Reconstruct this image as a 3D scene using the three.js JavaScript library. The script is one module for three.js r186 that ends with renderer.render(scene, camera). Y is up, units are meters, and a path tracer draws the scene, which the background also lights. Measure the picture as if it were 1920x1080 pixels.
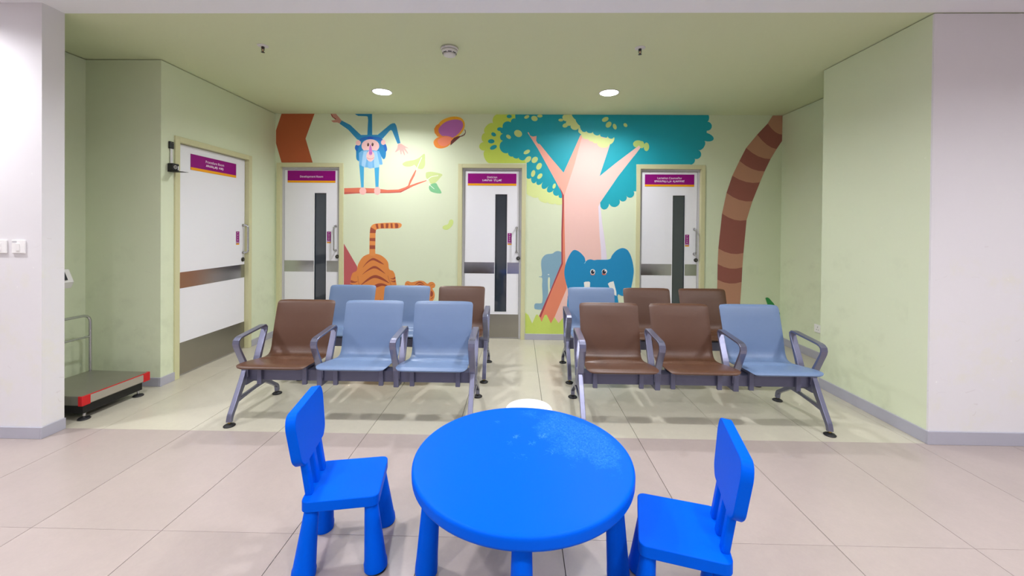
import * as THREE from 'three';
import { RoundedBoxGeometry } from 'three/addons/geometries/RoundedBoxGeometry.js';
import { mergeGeometries } from 'three/addons/utils/BufferGeometryUtils.js';
import { RectAreaLightUniformsLib } from 'three/addons/lights/RectAreaLightUniformsLib.js';

// ---------------------------------------------------------------- camera, exposure, ceiling lights
RectAreaLightUniformsLib.init();
const renderer = new THREE.WebGLRenderer({ antialias: true });
renderer.toneMapping = THREE.LinearToneMapping;
renderer.toneMappingExposure = 3.4;
renderer.shadowMap.enabled = true;
const scene = new THREE.Scene();
scene.background = new THREE.Color(0x000000);
const camera = new THREE.PerspectiveCamera(71.33, 16 / 9, 0.05, 60);
camera.position.set(0, 1.3696, 0);
camera.rotation.order = 'YXZ';
camera.rotation.set(-0.0067, 0.018, 0.0086);
camera.setViewOffset(1920, 1080, 1.7, 105.8, 1920, 1080);   // shift lens: the horizon sits above the middle of the frame
camera.updateProjectionMatrix();

const H = 2.785;                       // ceiling height
const ZB = -4.969;                     // mural wall
const XL = -3.046, XR = 2.666, XR2 = 3.212, XA = -3.7;
const ZS = -2.64, ZN = -2.511, Z1 = -3.365, Z3 = -3.575;
const HX0 = -6.2, HX1 = 6.2, HZ = 5.2; // the hall on the camera's side
const LAMP = 238, LAMP_SIZE = 0.12, LAMP_COLOUR = 0xf9f9fe, CAN = 0.09, CAN_DEPTH = 0.035;
const LAMP_SPOTS = [[-1.43, -4.16], [0.925, -4.17],
  [-3.78, -2.0], [-1.43, -2.0], [0.925, -2.0],
  [-3.78, 0.2], [-1.43, 0.2], [0.925, 0.2], [3.28, 0.2],
  [-1.43, 2.4], [0.925, 2.4], [-3.78, 2.4], [3.28, 2.4], [3.45, -0.9]];

// ---------------------------------------------------------------- helpers
let seed = 1234567;
const rnd = () => { seed = (seed * 1664525 + 1013904223) >>> 0; return seed / 4294967296; };
const used = {};
function numbered(n) { if (!(n in used)) { used[n] = 0; return n; } used[n]++; return n + '_' + String(used[n]).padStart(3, '0'); }
function setup(o) { o.castShadow = true; o.receiveShadow = true; return o; }
function mesh(name, geo, mat, parent) { const m = setup(new THREE.Mesh(geo, mat)); m.name = parent && parent !== scene ? name : numbered(name); (parent || scene).add(m); return m; }
function tag(o, label, category, group, kind) {
  if (label) o.userData.label = label;
  if (category) o.userData.category = category;
  if (group) o.userData.group = group;
  if (kind) o.userData.kind = kind;
  return o;
}
function thing(name, label, category, pos = [0, 0, 0], turn = 0, group) {
  const g = new THREE.Group(); g.name = numbered(name); scene.add(g);
  g.position.set(...pos); g.rotation.y = turn; return tag(g, label, category, group);
}
function box(w, h, d, x = 0, y = 0, z = 0) { return new THREE.BoxGeometry(w, h, d).translate(x, y, z); }
function span(x0, x1, y0, y1, z0, z1) { return box(x1 - x0, y1 - y0, z1 - z0, (x0 + x1) / 2, (y0 + y1) / 2, (z0 + z1) / 2); }
function rbox(w, h, d, r, x = 0, y = 0, z = 0, seg = 3) { return new RoundedBoxGeometry(w, h, d, seg, r).translate(x, y, z); }
function rspan(x0, x1, y0, y1, z0, z1, r = 0.003) { return rbox(x1 - x0, y1 - y0, z1 - z0, r, (x0 + x1) / 2, (y0 + y1) / 2, (z0 + z1) / 2, 2); }
function uvMetres(g, s = 1) {          // uv from position, by the axis a face looks along
  g = g.index ? g.toNonIndexed() : g; const p = g.attributes.position, n = g.attributes.normal, uv = new Float32Array(p.count * 2);
  for (let i = 0; i < p.count; i++) {
    const ax = Math.abs(n.getX(i)), ay = Math.abs(n.getY(i)), az = Math.abs(n.getZ(i));
    const [u, v] = ay > ax && ay > az ? [p.getX(i), p.getZ(i)] : ax > az ? [p.getZ(i), p.getY(i)] : [p.getX(i), p.getY(i)];
    uv[i * 2] = u / s; uv[i * 2 + 1] = v / s;
  }
  g.setAttribute('uv', new THREE.BufferAttribute(uv, 2)); return g;
}
function merge(list) { return mergeGeometries(list.map(g => { const k = g.index ? g.toNonIndexed() : g; for (const a of Object.keys(k.attributes)) if (!['position', 'normal', 'uv'].includes(a)) k.deleteAttribute(a); return k; })); }
function lathe(pts, seg = 40) { return new THREE.LatheGeometry(pts.map(([r, y]) => new THREE.Vector2(r, y)), seg); }
function tube(pts, r, seg = 24, rad = 10, closed = false, tension = 0.5) { return new THREE.TubeGeometry(new THREE.CatmullRomCurve3(pts.map(p => new THREE.Vector3(...p)), closed, 'catmullrom', tension), seg, r, rad, closed); }
// a path of straight runs with rounded corners
function roundedPath(pts, radius) {
  const P = pts.map(p => new THREE.Vector3(...p)), c = new THREE.CurvePath();
  let last = P[0];
  for (let i = 1; i < P.length - 1; i++) {
    const rr = Array.isArray(radius) ? radius[i - 1] : radius, a = P[i].clone().add(P[i - 1].clone().sub(P[i]).setLength(rr)), b = P[i].clone().add(P[i + 1].clone().sub(P[i]).setLength(rr));
    c.add(new THREE.LineCurve3(last, a)); c.add(new THREE.QuadraticBezierCurve3(a, P[i], b)); last = b;
  }
  c.add(new THREE.LineCurve3(last, P[P.length - 1])); return c;
}
function pipe(pts, r, radius = 0.04, seg = 48, rad = 12) { return new THREE.TubeGeometry(roundedPath(pts, radius), seg, r, rad, false); }
// a flat bar that follows a line in the (z, y) plane, with its own thickness at each corner; width runs along x
function ribbon(pts, thick, width, radius, x = 0, bevel = 0.003) {
  const c = pts.length > 2 ? roundedPath(pts.map(([z, y]) => [z, y, 0]), radius) : new THREE.LineCurve3(new THREE.Vector3(...pts[0], 0), new THREE.Vector3(...pts[1], 0));
  const n = pts.length > 2 ? 44 : 6, a = [], b = [];
  for (let i = 0; i <= n; i++) {
    const t = i / n, p = c.getPointAt(t), q = c.getTangentAt(t), f = t * (thick.length - 1), k = Math.min(Math.floor(f), thick.length - 2), th = thick[k] + (thick[k + 1] - thick[k]) * (f - k);
    const h = Math.max(th / 2 - bevel, 0.001);
    a.push([p.x - q.y * h, p.y + q.x * h]); b.push([p.x + q.y * h, p.y - q.x * h]);
  }
  const s = new THREE.Shape(a.concat(b.reverse()).map(([z, y]) => new THREE.Vector2(-z, y)));
  const g = new THREE.ExtrudeGeometry(s, { depth: width - 2 * bevel, bevelEnabled: true, bevelThickness: bevel, bevelSize: bevel, bevelSegments: 2, steps: 1 });
  g.translate(0, 0, -(width - 2 * bevel) / 2); g.rotateY(Math.PI / 2); g.translate(x, 0, 0); return g;
}

// ---------------------------------------------------------------- computed textures
function noiseGrid(n, cells) {          // tileable smooth noise, 0..1
  const g = Array.from({ length: cells * cells }, rnd), out = new Float32Array(n * n), f = t => t * t * (3 - 2 * t);
  for (let y = 0; y < n; y++) for (let x = 0; x < n; x++) {
    const u = x / n * cells, v = y / n * cells, i = Math.floor(u), j = Math.floor(v), a = f(u - i), b = f(v - j), G = (p, q) => g[(q % cells) * cells + (p % cells)];
    out[y * n + x] = (G(i, j) * (1 - a) + G(i + 1, j) * a) * (1 - b) + (G(i, j + 1) * (1 - a) + G(i + 1, j + 1) * a) * b;
  }
  return out;
}
function layered(n, list) { const o = new Float32Array(n * n); let s = 0; for (const [c, w] of list) { const g = noiseGrid(n, c); s += w; for (let i = 0; i < o.length; i++) o[i] += g[i] * w; } for (let i = 0; i < o.length; i++) o[i] /= s; return o; }
function dataTex(n, fn, srgb) {
  const d = new Uint8Array(n * n * 4);
  for (let i = 0; i < n * n; i++) { const c = fn(i, i % n, Math.floor(i / n)); d[i * 4] = c[0]; d[i * 4 + 1] = c[1]; d[i * 4 + 2] = c[2]; d[i * 4 + 3] = 255; }
  const t = new THREE.DataTexture(d, n, n); t.wrapS = t.wrapT = THREE.RepeatWrapping; t.magFilter = THREE.LinearFilter; t.minFilter = THREE.LinearMipmapLinearFilter; t.generateMipmaps = true;
  if (srgb) t.colorSpace = THREE.SRGBColorSpace; t.needsUpdate = true; return t;
}
function canvasTex(w, h, draw) {
  const c = document.createElement('canvas'); c.width = w; c.height = h; draw(c.getContext('2d'), w, h);
  const t = new THREE.CanvasTexture(c); t.colorSpace = THREE.SRGBColorSpace; t.wrapS = t.wrapT = THREE.RepeatWrapping; return t;
}
const hex = c => '#' + c.toString(16).padStart(6, '0');
const grainA = layered(256, [[64, 1], [128, 1.2], [24, 0.6]]);
const wallBump = dataTex(256, i => { const v = grainA[i] * 255; return [v, v, v]; });
const mottleA = layered(256, [[4, 1], [11, 0.8], [40, 0.5], [128, 0.5]]);
const roughMap = dataTex(256, i => { const v = 190 + mottleA[i] * 60; return [v, v, v]; });
// painted plaster: even paint, with the scrapes, smudges and chips of a busy corridor in the height that people and trolleys reach
function plaster(base, stain, chip, amount) {
  return canvasTex(1024, 1024, (g, w, h) => {
    g.fillStyle = hex(base); g.fillRect(0, 0, w, h);
    const mark = (y0, y1) => h - (y0 + rnd() * (y1 - y0)) / H * h;
    for (let i = 0; i < 90 * amount; i++) {                 // faint smudges of many overlapping dabs
      const x = rnd() * w, y = mark(0.1, 1.15); g.globalAlpha = 0.007; g.fillStyle = hex(stain);
      for (let k = 0; k < 16; k++) { g.beginPath(); g.ellipse(x + (rnd() - 0.5) * 70, y + (rnd() - 0.5) * 40, 6 + rnd() * 16, 3 + rnd() * 9, rnd() * 3, 0, 7); g.fill(); }
    }
    for (let i = 0; i < 46 * amount; i++) {                // thin scuffs
      const x = rnd() * w, y = mark(0.1, 1.3); g.globalAlpha = 0.04 + rnd() * 0.11; g.strokeStyle = hex(stain); g.lineWidth = 0.7 + rnd() * 1.2;
      g.beginPath(); g.moveTo(x, y); g.quadraticCurveTo(x + (rnd() - 0.5) * 24, y + (rnd() - 0.5) * 10, x + (rnd() - 0.5) * 46, y + (rnd() - 0.5) * 20); g.stroke();
    }
    for (let i = 0; i < 26 * amount; i++) { g.globalAlpha = 0.55; g.fillStyle = hex(chip); g.fillRect(rnd() * w, mark(0.1, 2.2), 1 + rnd() * 2.5, 1 + rnd() * 3); }
    g.globalAlpha = 1;
  });
}
const std = (o) => new THREE.MeshStandardMaterial(o);
const phys = (o) => new THREE.MeshPhysicalMaterial(o);
const paintRough = { roughness: 0.62, bumpMap: wallBump, bumpScale: 0.0006 };
const M = {
  green: std({ ...paintRough, map: plaster(0xdbe4c5, 0x7d7a58, 0xf3f2e4, 0.6) }),
  mural: std({ ...paintRough, map: plaster(0xdbe4c5, 0x7d7a58, 0xf3f2e4, 0.22) }),
  greenCeiling: std({ color: 0xd6deb5, roughness: 0.8, bumpMap: wallBump, bumpScale: 0.0005 }),
  white: std({ ...paintRough, map: plaster(0xe3e1e3, 0x8f8378, 0xfdfdfb, 1) }),
  whiteCeiling: std({ color: 0xf4f5f9, roughness: 0.85, bumpMap: wallBump, bumpScale: 0.0005 }),
  base: std({ color: 0xb4b4c0, roughness: 0.4, metalness: 0.15 }),
  grout: std({ color: 0x463e38, roughness: 0.9 }),
  frame: std({ color: 0xd0cea2, roughness: 0.45 }),
  lining: std({ color: 0xc9c9cf, roughness: 0.5 }),
  leaf: std({ color: 0xeeeef4, roughness: 0.32 }),
  steel: phys({ color: 0xb9b9bb, metalness: 1, roughness: 0.26, anisotropy: 0.5, roughnessMap: roughMap }),
  kick: phys({ color: 0xa9a69f, metalness: 1, roughness: 0.38, anisotropy: 0.5, roughnessMap: roughMap }),
  chrome: phys({ color: 0xc6c6ca, metalness: 1, roughness: 0.18 }),
  darkLock: std({ color: 0x4a4a46, metalness: 0.9, roughness: 0.35 }),
  glass: phys({ color: 0x27313b, roughness: 0.12, metalness: 0, clearcoat: 1, clearcoatRoughness: 0.04, ior: 1.5 }),
};
const grain = layered(256, [[128, 1], [64, 0.6], [9, 0.3]]);
const leatherBump = dataTex(256, i => { const v = grain[i] * 255; return [v, v, v]; });
M.brownSeat = phys({ color: 0x573826, roughness: 0.4, bumpMap: leatherBump, bumpScale: 0.0003, clearcoat: 0.12, clearcoatRoughness: 0.4 });
M.blueSeat = phys({ color: 0x6a81a4, roughness: 0.4, bumpMap: leatherBump, bumpScale: 0.0003, clearcoat: 0.12, clearcoatRoughness: 0.4 });
M.beam = std({ color: 0x6c6e86, metalness: 0.35, roughness: 0.5 });
M.alu = phys({ color: 0x7e8098, metalness: 0.75, roughness: 0.3, clearcoat: 0.3, clearcoatRoughness: 0.2 });
M.rubber = std({ color: 0x17171a, roughness: 0.55 });
M.brass = std({ color: 0xb99a3f, metalness: 0.9, roughness: 0.35 });
M.bluePlastic = phys({ color: 0x005adc, roughness: 0.42, bumpMap: leatherBump, bumpScale: 0.00015, specularIntensity: 0.06 });
M.whitePlastic = std({ color: 0xf4f3f1, roughness: 0.4 });
M.offWhite = std({ color: 0xdcdad6, roughness: 0.45 });
M.black = std({ color: 0x0e0e11, roughness: 0.5 });
M.redCap = std({ color: 0xc01018, roughness: 0.4 });
M.steelDull = phys({ color: 0x98968a, metalness: 0.7, roughness: 0.36, roughnessMap: roughMap });
M.steelPale = std({ color: 0xb9b3a8, metalness: 0.6, roughness: 0.45 });
M.printGrey = std({ color: 0x7b7d90, roughness: 0.5 });
M.screen = std({ color: 0x23262e, roughness: 0.2 });
M.lampGlow = std({ color: 0xffffff, emissive: 0xf9f9fe, emissiveIntensity: 6 });

// ---------------------------------------------------------------- floor: large tiles with hairline joints
const floor = tag(mesh('floor', span(HX0 - 0.15, HX1 + 0.15, -0.12, -0.012, ZB - 0.2, HZ + 0.15), M.grout), 'tiled floor, pinkish beige in the hall and cream under the benches', 'floor', null, 'structure');
const tileNoise = [0, 1, 2].map(() => layered(256, [[3, 1], [7, 1], [30, 0.7], [128, 0.8]]));
const tileMats = (r, g, b) => tileNoise.map((q, k) => phys({ roughness: 0.3, clearcoat: 0.15, clearcoatRoughness: 0.25, map: dataTex(256, i => { const v = 0.95 + 0.07 * q[i] + (k - 1) * 0.006; return [Math.min(255, r * v), Math.min(255, g * v), Math.min(255, b * v)]; }, true) }));
const pinkTiles = tileMats(174, 161, 155), creamTiles = tileMats(195, 190, 172);
const jx = []; for (let x = 0.2 - 0.5975 * 11; x < HX1 + 0.6; x += 0.5975) jx.push(x);
function tileRow(z0, z1, x0, x1, mats, gap) {
  for (let i = 0; i + 1 < jx.length; i++) {
    const a = Math.max(jx[i], x0), b = Math.min(jx[i + 1], x1); if (b - a < 0.02) continue;
    const g = uvMetres(rspan(a + 0.0014, b - 0.0014, -0.012, 0, z0 + gap, z1 - gap, 0.0008).translate(0, 0, 0), 0.9);
    mesh('floor_tile', g, mats[Math.floor(rnd() * 3)], floor);
  }
}
tileRow(ZB - 0.1, -3.845, XL - 0.1, XR2 + 0.02, creamTiles, 0.0003);
tileRow(-3.845, -2.645, XA - 0.02, XR2 + 0.02, creamTiles, 0.0003);
tileRow(-2.645, -1.767, HX0, HX1, pinkTiles, 0.0006);
for (let z = -1.767; z < HZ - 0.1; z += 1.2) tileRow(z, Math.min(z + 1.2, HZ), HX0, HX1, pinkTiles, 0.0008);

// ---------------------------------------------------------------- shell
function wall(name, geo, mat, label) { return tag(mesh(name, uvMetres(geo, H), mat), label, 'wall', null, 'structure'); }
function ceilingSlab(x0, x1, z0, z1, mat, label) {      // a slab with a round hole for each downlight
  const q = new THREE.Shape([[x0, -z1], [x1, -z1], [x1, -z0], [x0, -z0]].map(p => new THREE.Vector2(...p)));
  for (const [x, z] of LAMP_SPOTS) if (x > x0 && x < x1 && z > z0 && z < z1) { const c = new THREE.Path(); c.absarc(x, -z, CAN + 0.001, 0, Math.PI * 2, true); q.holes.push(c); }
  const g = new THREE.ExtrudeGeometry(q, { depth: 0.12, bevelEnabled: false, curveSegments: 32 }).rotateX(-Math.PI / 2).translate(0, H, 0);
  return tag(mesh('ceiling', uvMetres(g, 1), mat), label, 'ceiling', null, 'structure');
}
ceilingSlab(XA - 0.15, XR2 + 0.15, ZB - 0.15, ZS, M.greenCeiling, 'pale green ceiling over the waiting alcove');
ceilingSlab(HX0 - 0.15, HX1 + 0.15, ZS, HZ + 0.15, M.whiteCeiling, 'white hall ceiling along the top edge');
const OPEN_W = 0.738, OPEN_H = 2.12, FR = 0.05;
const doorsX = [-2.972, -0.70, 1.496];
function wallWithDoors(len0, len1, holes) {      // in a plane of its own: x along the wall, y up, face at z = 0, body behind
  const s = new THREE.Shape([[len0, 0], [len1, 0], [len1, H], [len0, H]].map(p => new THREE.Vector2(...p)));
  const pts = [[len0, H], [len0, 0]];
  for (const [a, b, t] of holes) pts.push([a, 0], [a, t], [b, t], [b, 0]);
  pts.push([len1, 0], [len1, H]);
  const q = new THREE.Shape(pts.map(p => new THREE.Vector2(...p)));
  return new THREE.ExtrudeGeometry(q, { depth: 0.15, bevelEnabled: false }).translate(0, 0, -0.15);
}
const wallBack = wall('wall_back', wallWithDoors(XL - 0.15, XR2 + 0.15, doorsX.map(x => [x - 0.02, x + OPEN_W + 0.02, OPEN_H + 0.02])).translate(0, 0, ZB), M.mural, 'pale green back wall with the painted animal mural and three doors');
const wl = wallWithDoors(-Z1, -ZB, [[3.545 - 0.02, 4.465 + 0.02, OPEN_H + 0.02]]); wl.scale(1, (H - 0.006) / H, 1); wl.rotateY(Math.PI / 2); wl.translate(XL, 0, 0);
const wallLeft = wall('wall_left', wl, M.green, 'green side wall with the procedure room door');
wall('wall_left_alcove', span(XA - 0.15, XA, 0, H - 0.006, Z1, ZS), M.green, 'green end wall of the niche with the floor scale');
wall('wall_left_niche', span(XA - 0.15, XL - 0.15, 0, H - 0.006, Z1 - 0.15, Z1), M.green, 'shaded green wall behind the floor scale');
wall('wall_left_white', span(HX0, XL, 0, H, ZS, ZN), M.white, 'white wall end with light switches at the left edge');
wall('wall_right', span(XR, XR + 0.9, 0, H - 0.006, Z3, ZS - 0.012), M.green, 'pale green projecting wall on the right');
wall('wall_right_white', merge([span(XR, XR + 0.9, 0, H - 0.006, ZS - 0.012, ZS), span(XR + 0.9, HX1, 0, H - 0.006, ZS - 0.15, ZS)]), M.white, 'white hall wall at the right edge');
wall('wall_right_recess', span(XR2, XR2 + 0.15, 0, H - 0.006, ZB, Z3), M.green, 'green recessed side wall with the power socket');
wall('wall_rear', span(HX0 - 0.15, HX1 + 0.15, 0, H, HZ, HZ + 0.15), M.white, 'white hall wall behind the viewer');
wall('wall_far_left', span(HX0 - 0.15, HX0, 0, H, ZS, HZ), M.white, 'white hall wall far to the left');
wall('wall_far_right', span(HX1, HX1 + 0.15, 0, H, ZS, HZ), M.white, 'white hall wall far to the right');

function skirting(name, x0, z0, x1, z1, label, h = 0.074) {   // a run from one point to the other, standing proud on the room's side
  const L = Math.hypot(x1 - x0, z1 - z0), g = rspan(0, L, 0, h, 0, 0.012, 0.0025), m = mesh(name, g, M.base);
  m.position.set(x0, 0, z0); m.rotation.y = Math.atan2(-(z1 - z0), x1 - x0); return tag(m, label, 'baseboard', null, 'structure');
}
skirting('baseboard_back', 0.084, ZB, 1.44, ZB, 'grey baseboard under the tree and elephant mural');
skirting('baseboard_back', 2.29, ZB, XR2, ZB, 'grey baseboard under the striped trunk');
skirting('baseboard_back', -2.178, ZB, -0.752, ZB, 'grey baseboard under the tiger mural');
skirting('baseboard_left', XL, Z1 + 0.012, XL, -3.5, 'short grey baseboard between the niche corner and the procedure room door');
skirting('baseboard_left', XL, -4.52, XL, ZB + 0.012, 'short grey baseboard between two doors in the corner');
skirting('baseboard_left', XA, Z1, XL, Z1, 'grey baseboard behind the floor scale');
skirting('baseboard_left', XL, ZN + 0.012, XL, ZS, 'grey baseboard around the white wall end');
skirting('baseboard_left', HX0, ZN, XL, ZN, 'grey baseboard below the light switches');
skirting('baseboard_right', XR2, ZB + 0.012, XR2, Z3, 'grey baseboard below the power socket', 0.085);
skirting('baseboard_right', XR, Z3, XR, ZS, 'grey baseboard along the green projecting wall', 0.085);
skirting('baseboard_right', XR - 0.012, ZS, HX1, ZS, 'grey baseboard along the white wall on the right', 0.085);

// ---------------------------------------------------------------- mural: flat paint on the back wall, outlines in metres along the wall
let film = 0;
const paints = {};
const paintMat = c => paints[c] || (paints[c] = std({ color: c, roughness: 0.6, bumpMap: wallBump, bumpScale: 0.0005 }));
function paint(name, colour, flat, parent, smooth) {
  const v = []; for (let i = 0; i < flat.length; i += 2) v.push(new THREE.Vector2(flat[i], flat[i + 1]));
  let pts = v;
  if (smooth) pts = new THREE.CatmullRomCurve3(v.map(p => new THREE.Vector3(p.x, p.y, 0)), true, 'centripetal').getPoints(v.length * 5).map(p => new THREE.Vector2(p.x, p.y));
  film += 1;
  const g = new THREE.ShapeGeometry(new THREE.Shape(pts)).translate(0, 0, ZB + 0.0002 + film * 0.000012);
  return mesh(name, uvMetres(g, 0.5), paintMat(colour), parent);
}
function dab(name, colour, e, parent) {    // an ellipse: centre, half axes, turn
  const [cx, cy, rx, ry, rot = 0] = e, p = [];
  for (let i = 0; i < 28; i++) { const a = i / 28 * Math.PI * 2, x = Math.cos(a) * rx, y = Math.sin(a) * ry; p.push(cx + x * Math.cos(rot) - y * Math.sin(rot), cy + x * Math.sin(rot) + y * Math.cos(rot)); }
  return paint(name, colour, p, parent);
}
function stroke(name, colour, flat, width, parent) {   // a brush line
  const c = new THREE.CatmullRomCurve3(Array.from({ length: flat.length / 2 }, (_, i) => new THREE.Vector3(flat[2 * i], flat[2 * i + 1], 0))), a = [], b = [];
  for (let i = 0; i <= 16; i++) { const p = c.getPoint(i / 16), t = c.getTangent(i / 16); a.push([p.x - t.y * width / 2, p.y + t.x * width / 2]); b.push([p.x + t.y * width / 2, p.y - t.x * width / 2]); }
  return paint(name, colour, a.concat(b.reverse()).flat(), parent);
}
{ // rust block over the door
  const o = paint('painted_rust_trunk', 0xb3592f, [-2.97, 2.783, -2.554, 2.784, -2.665, 2.474, -2.574, 2.176, -2.967, 2.174, -3.038, 2.415, -3.039, 2.575], wallBack);
  o.userData.label = 'rust-brown trunk painted above the development room door';
}
{ // monkey
  const body = paint('painted_monkey', 0x1b86b8, [-2.211, 2.702, -2.104, 2.647, -1.97, 2.523, -1.758, 2.526, -1.604, 2.656, -1.576, 2.669, -1.546, 2.67, -1.528, 2.644, -1.474, 2.424, -1.511, 2.415, -1.579, 2.576, -1.595, 2.587, -1.614, 2.572, -1.697, 2.478, -2.003, 2.46, -2.02, 2.471, -2.126, 2.584, -2.16, 2.609, -2.238, 2.661], wallBack);
  body.userData.label = 'blue bearded monkey painted standing on a branch';
  paint('tail', 0x1784b5, [-2.046, 2.784, -1.831, 2.784, -1.828, 2.522, -1.889, 2.521, -1.881, 2.709, -1.886, 2.75, -1.904, 2.756, -2.005, 2.759, -2.033, 2.773], body);
  paint('hand', 0xcc8f80, [-2.351, 2.784, -2.284, 2.784, -2.211, 2.702, -2.236, 2.664, -2.266, 2.677, -2.317, 2.677, -2.345, 2.699, -2.289, 2.71, -2.311, 2.73, -2.339, 2.752], body);
  paint('palm_edge', 0x8c2f2a, [-2.351, 2.784, -2.342, 2.783, -2.317, 2.743, -2.283, 2.724, -2.286, 2.712, -2.328, 2.741], body);
  paint('hand', 0xe3aea4, [-1.504, 2.413, -1.469, 2.418, -1.424, 2.391, -1.368, 2.356, -1.415, 2.365, -1.376, 2.299, -1.385, 2.292, -1.433, 2.345, -1.414, 2.277, -1.425, 2.274, -1.457, 2.333, -1.459, 2.284, -1.47, 2.284, -1.483, 2.34, -1.535, 2.309, -1.54, 2.318, -1.515, 2.357], body);
  paint('leg', 0x41a6d3, [-1.99, 2.167, -1.928, 2.168, -1.931, 1.871, -1.963, 1.869], body);
  paint('leg', 0x41a6d3, [-1.801, 2.168, -1.736, 2.169, -1.745, 1.875, -1.782, 1.874], body);
  paint('mane', 0x1580b8, [-2.03, 2.372, -2.003, 2.432, -1.958, 2.471, -1.881, 2.494, -1.769, 2.494, -1.713, 2.461, -1.663, 2.401, -1.664, 2.237, -1.687, 2.224, -1.712, 2.257, -1.746, 2.301, -1.957, 2.3, -1.979, 2.256, -1.994, 2.198, -2.022, 2.22, -2.028, 2.3], body, true);
  paint('tuft', 0x0f63b8, [-2.034, 2.394, -1.986, 2.402, -2.002, 2.355, -2.013, 2.319, -2.039, 2.342, -2.044, 2.364], body, true);
  paint('tuft', 0x0f63b8, [-1.693, 2.403, -1.662, 2.412, -1.64, 2.344, -1.648, 2.324, -1.662, 2.313, -1.679, 2.357], body, true);
  paint('cap', 0x0c62b5, [-1.992, 2.446, -1.979, 2.475, -1.931, 2.497, -1.769, 2.5, -1.714, 2.485, -1.689, 2.447, -1.758, 2.458, -1.852, 2.477, -1.936, 2.457], body, true);
  dab('cap_spot', 0x0a4fb5, [-1.8516, 2.4817, 0.0352, 0.0220, 0.000], body);
  dab('ear', 0xf0c0bb, [-2.0016, 2.4236, 0.0330, 0.0319, 0.000], body);
  dab('ear', 0xf0c0bb, [-1.6888, 2.4317, 0.0286, 0.0319, 0.000], body);
  dab('face', 0xf5c8c4, [-1.8499, 2.3868, 0.1112, 0.0836, 0.000], body);
  paint('beard', 0x6fb2e2, [-1.994, 2.3, -1.958, 2.328, -1.891, 2.334, -1.813, 2.334, -1.74, 2.323, -1.712, 2.257, -1.695, 2.163, -1.711, 2.152, -1.739, 2.158, -1.75, 2.124, -1.811, 2.113, -1.923, 2.121, -1.956, 2.136, -1.988, 2.151], body);
  paint('beard_lock', 0xa3cff0, [-1.935, 2.317, -1.891, 2.322, -1.896, 2.223, -1.906, 2.168, -1.914, 2.121, -1.951, 2.136, -1.959, 2.156, -1.946, 2.256], body);
  paint('beard_lock', 0xa3cff0, [-1.807, 2.323, -1.768, 2.318, -1.736, 2.169, -1.739, 2.124, -1.798, 2.113, -1.805, 2.19], body);
  paint('beard_lock', 0x86bfea, [-1.881, 2.214, -1.821, 2.215, -1.82, 2.113, -1.849, 2.105, -1.878, 2.113], body);
  dab('muzzle', 0xf5c8c4, [-1.8491, 2.2608, 0.0506, 0.0682, 0.000], body);
  stroke('mouth', 0xc7474f, [-1.894, 2.241, -1.873, 2.23, -1.849, 2.225, -1.823, 2.23, -1.802, 2.243], 0.004, body);
  paint('nose', 0xc977c4, [-1.851, 2.402, -1.839, 2.378, -1.826, 2.306, -1.831, 2.279, -1.846, 2.272, -1.863, 2.278, -1.866, 2.303, -1.861, 2.378], body, true);
  dab('nostril', 0x6a3570, [-1.8538, 2.2983, 0.0044, 0.0055, 0.000], body); dab('nostril', 0x6a3570, [-1.8382, 2.2984, 0.0044, 0.0055, 0.000], body);
  for (const e of [[-1.8789, 2.4032, 0.0132, 0.0220, 0.000], [-1.8233, 2.4057, 0.0132, 0.0220, 0.000]]) { dab('eye', 0x4c1f18, e, body); dab('eye_glint', 0xf2e6e0, [e[0] - 0.004, e[1] + 0.008, 0.0035, 0.004], body); }
}
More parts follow.
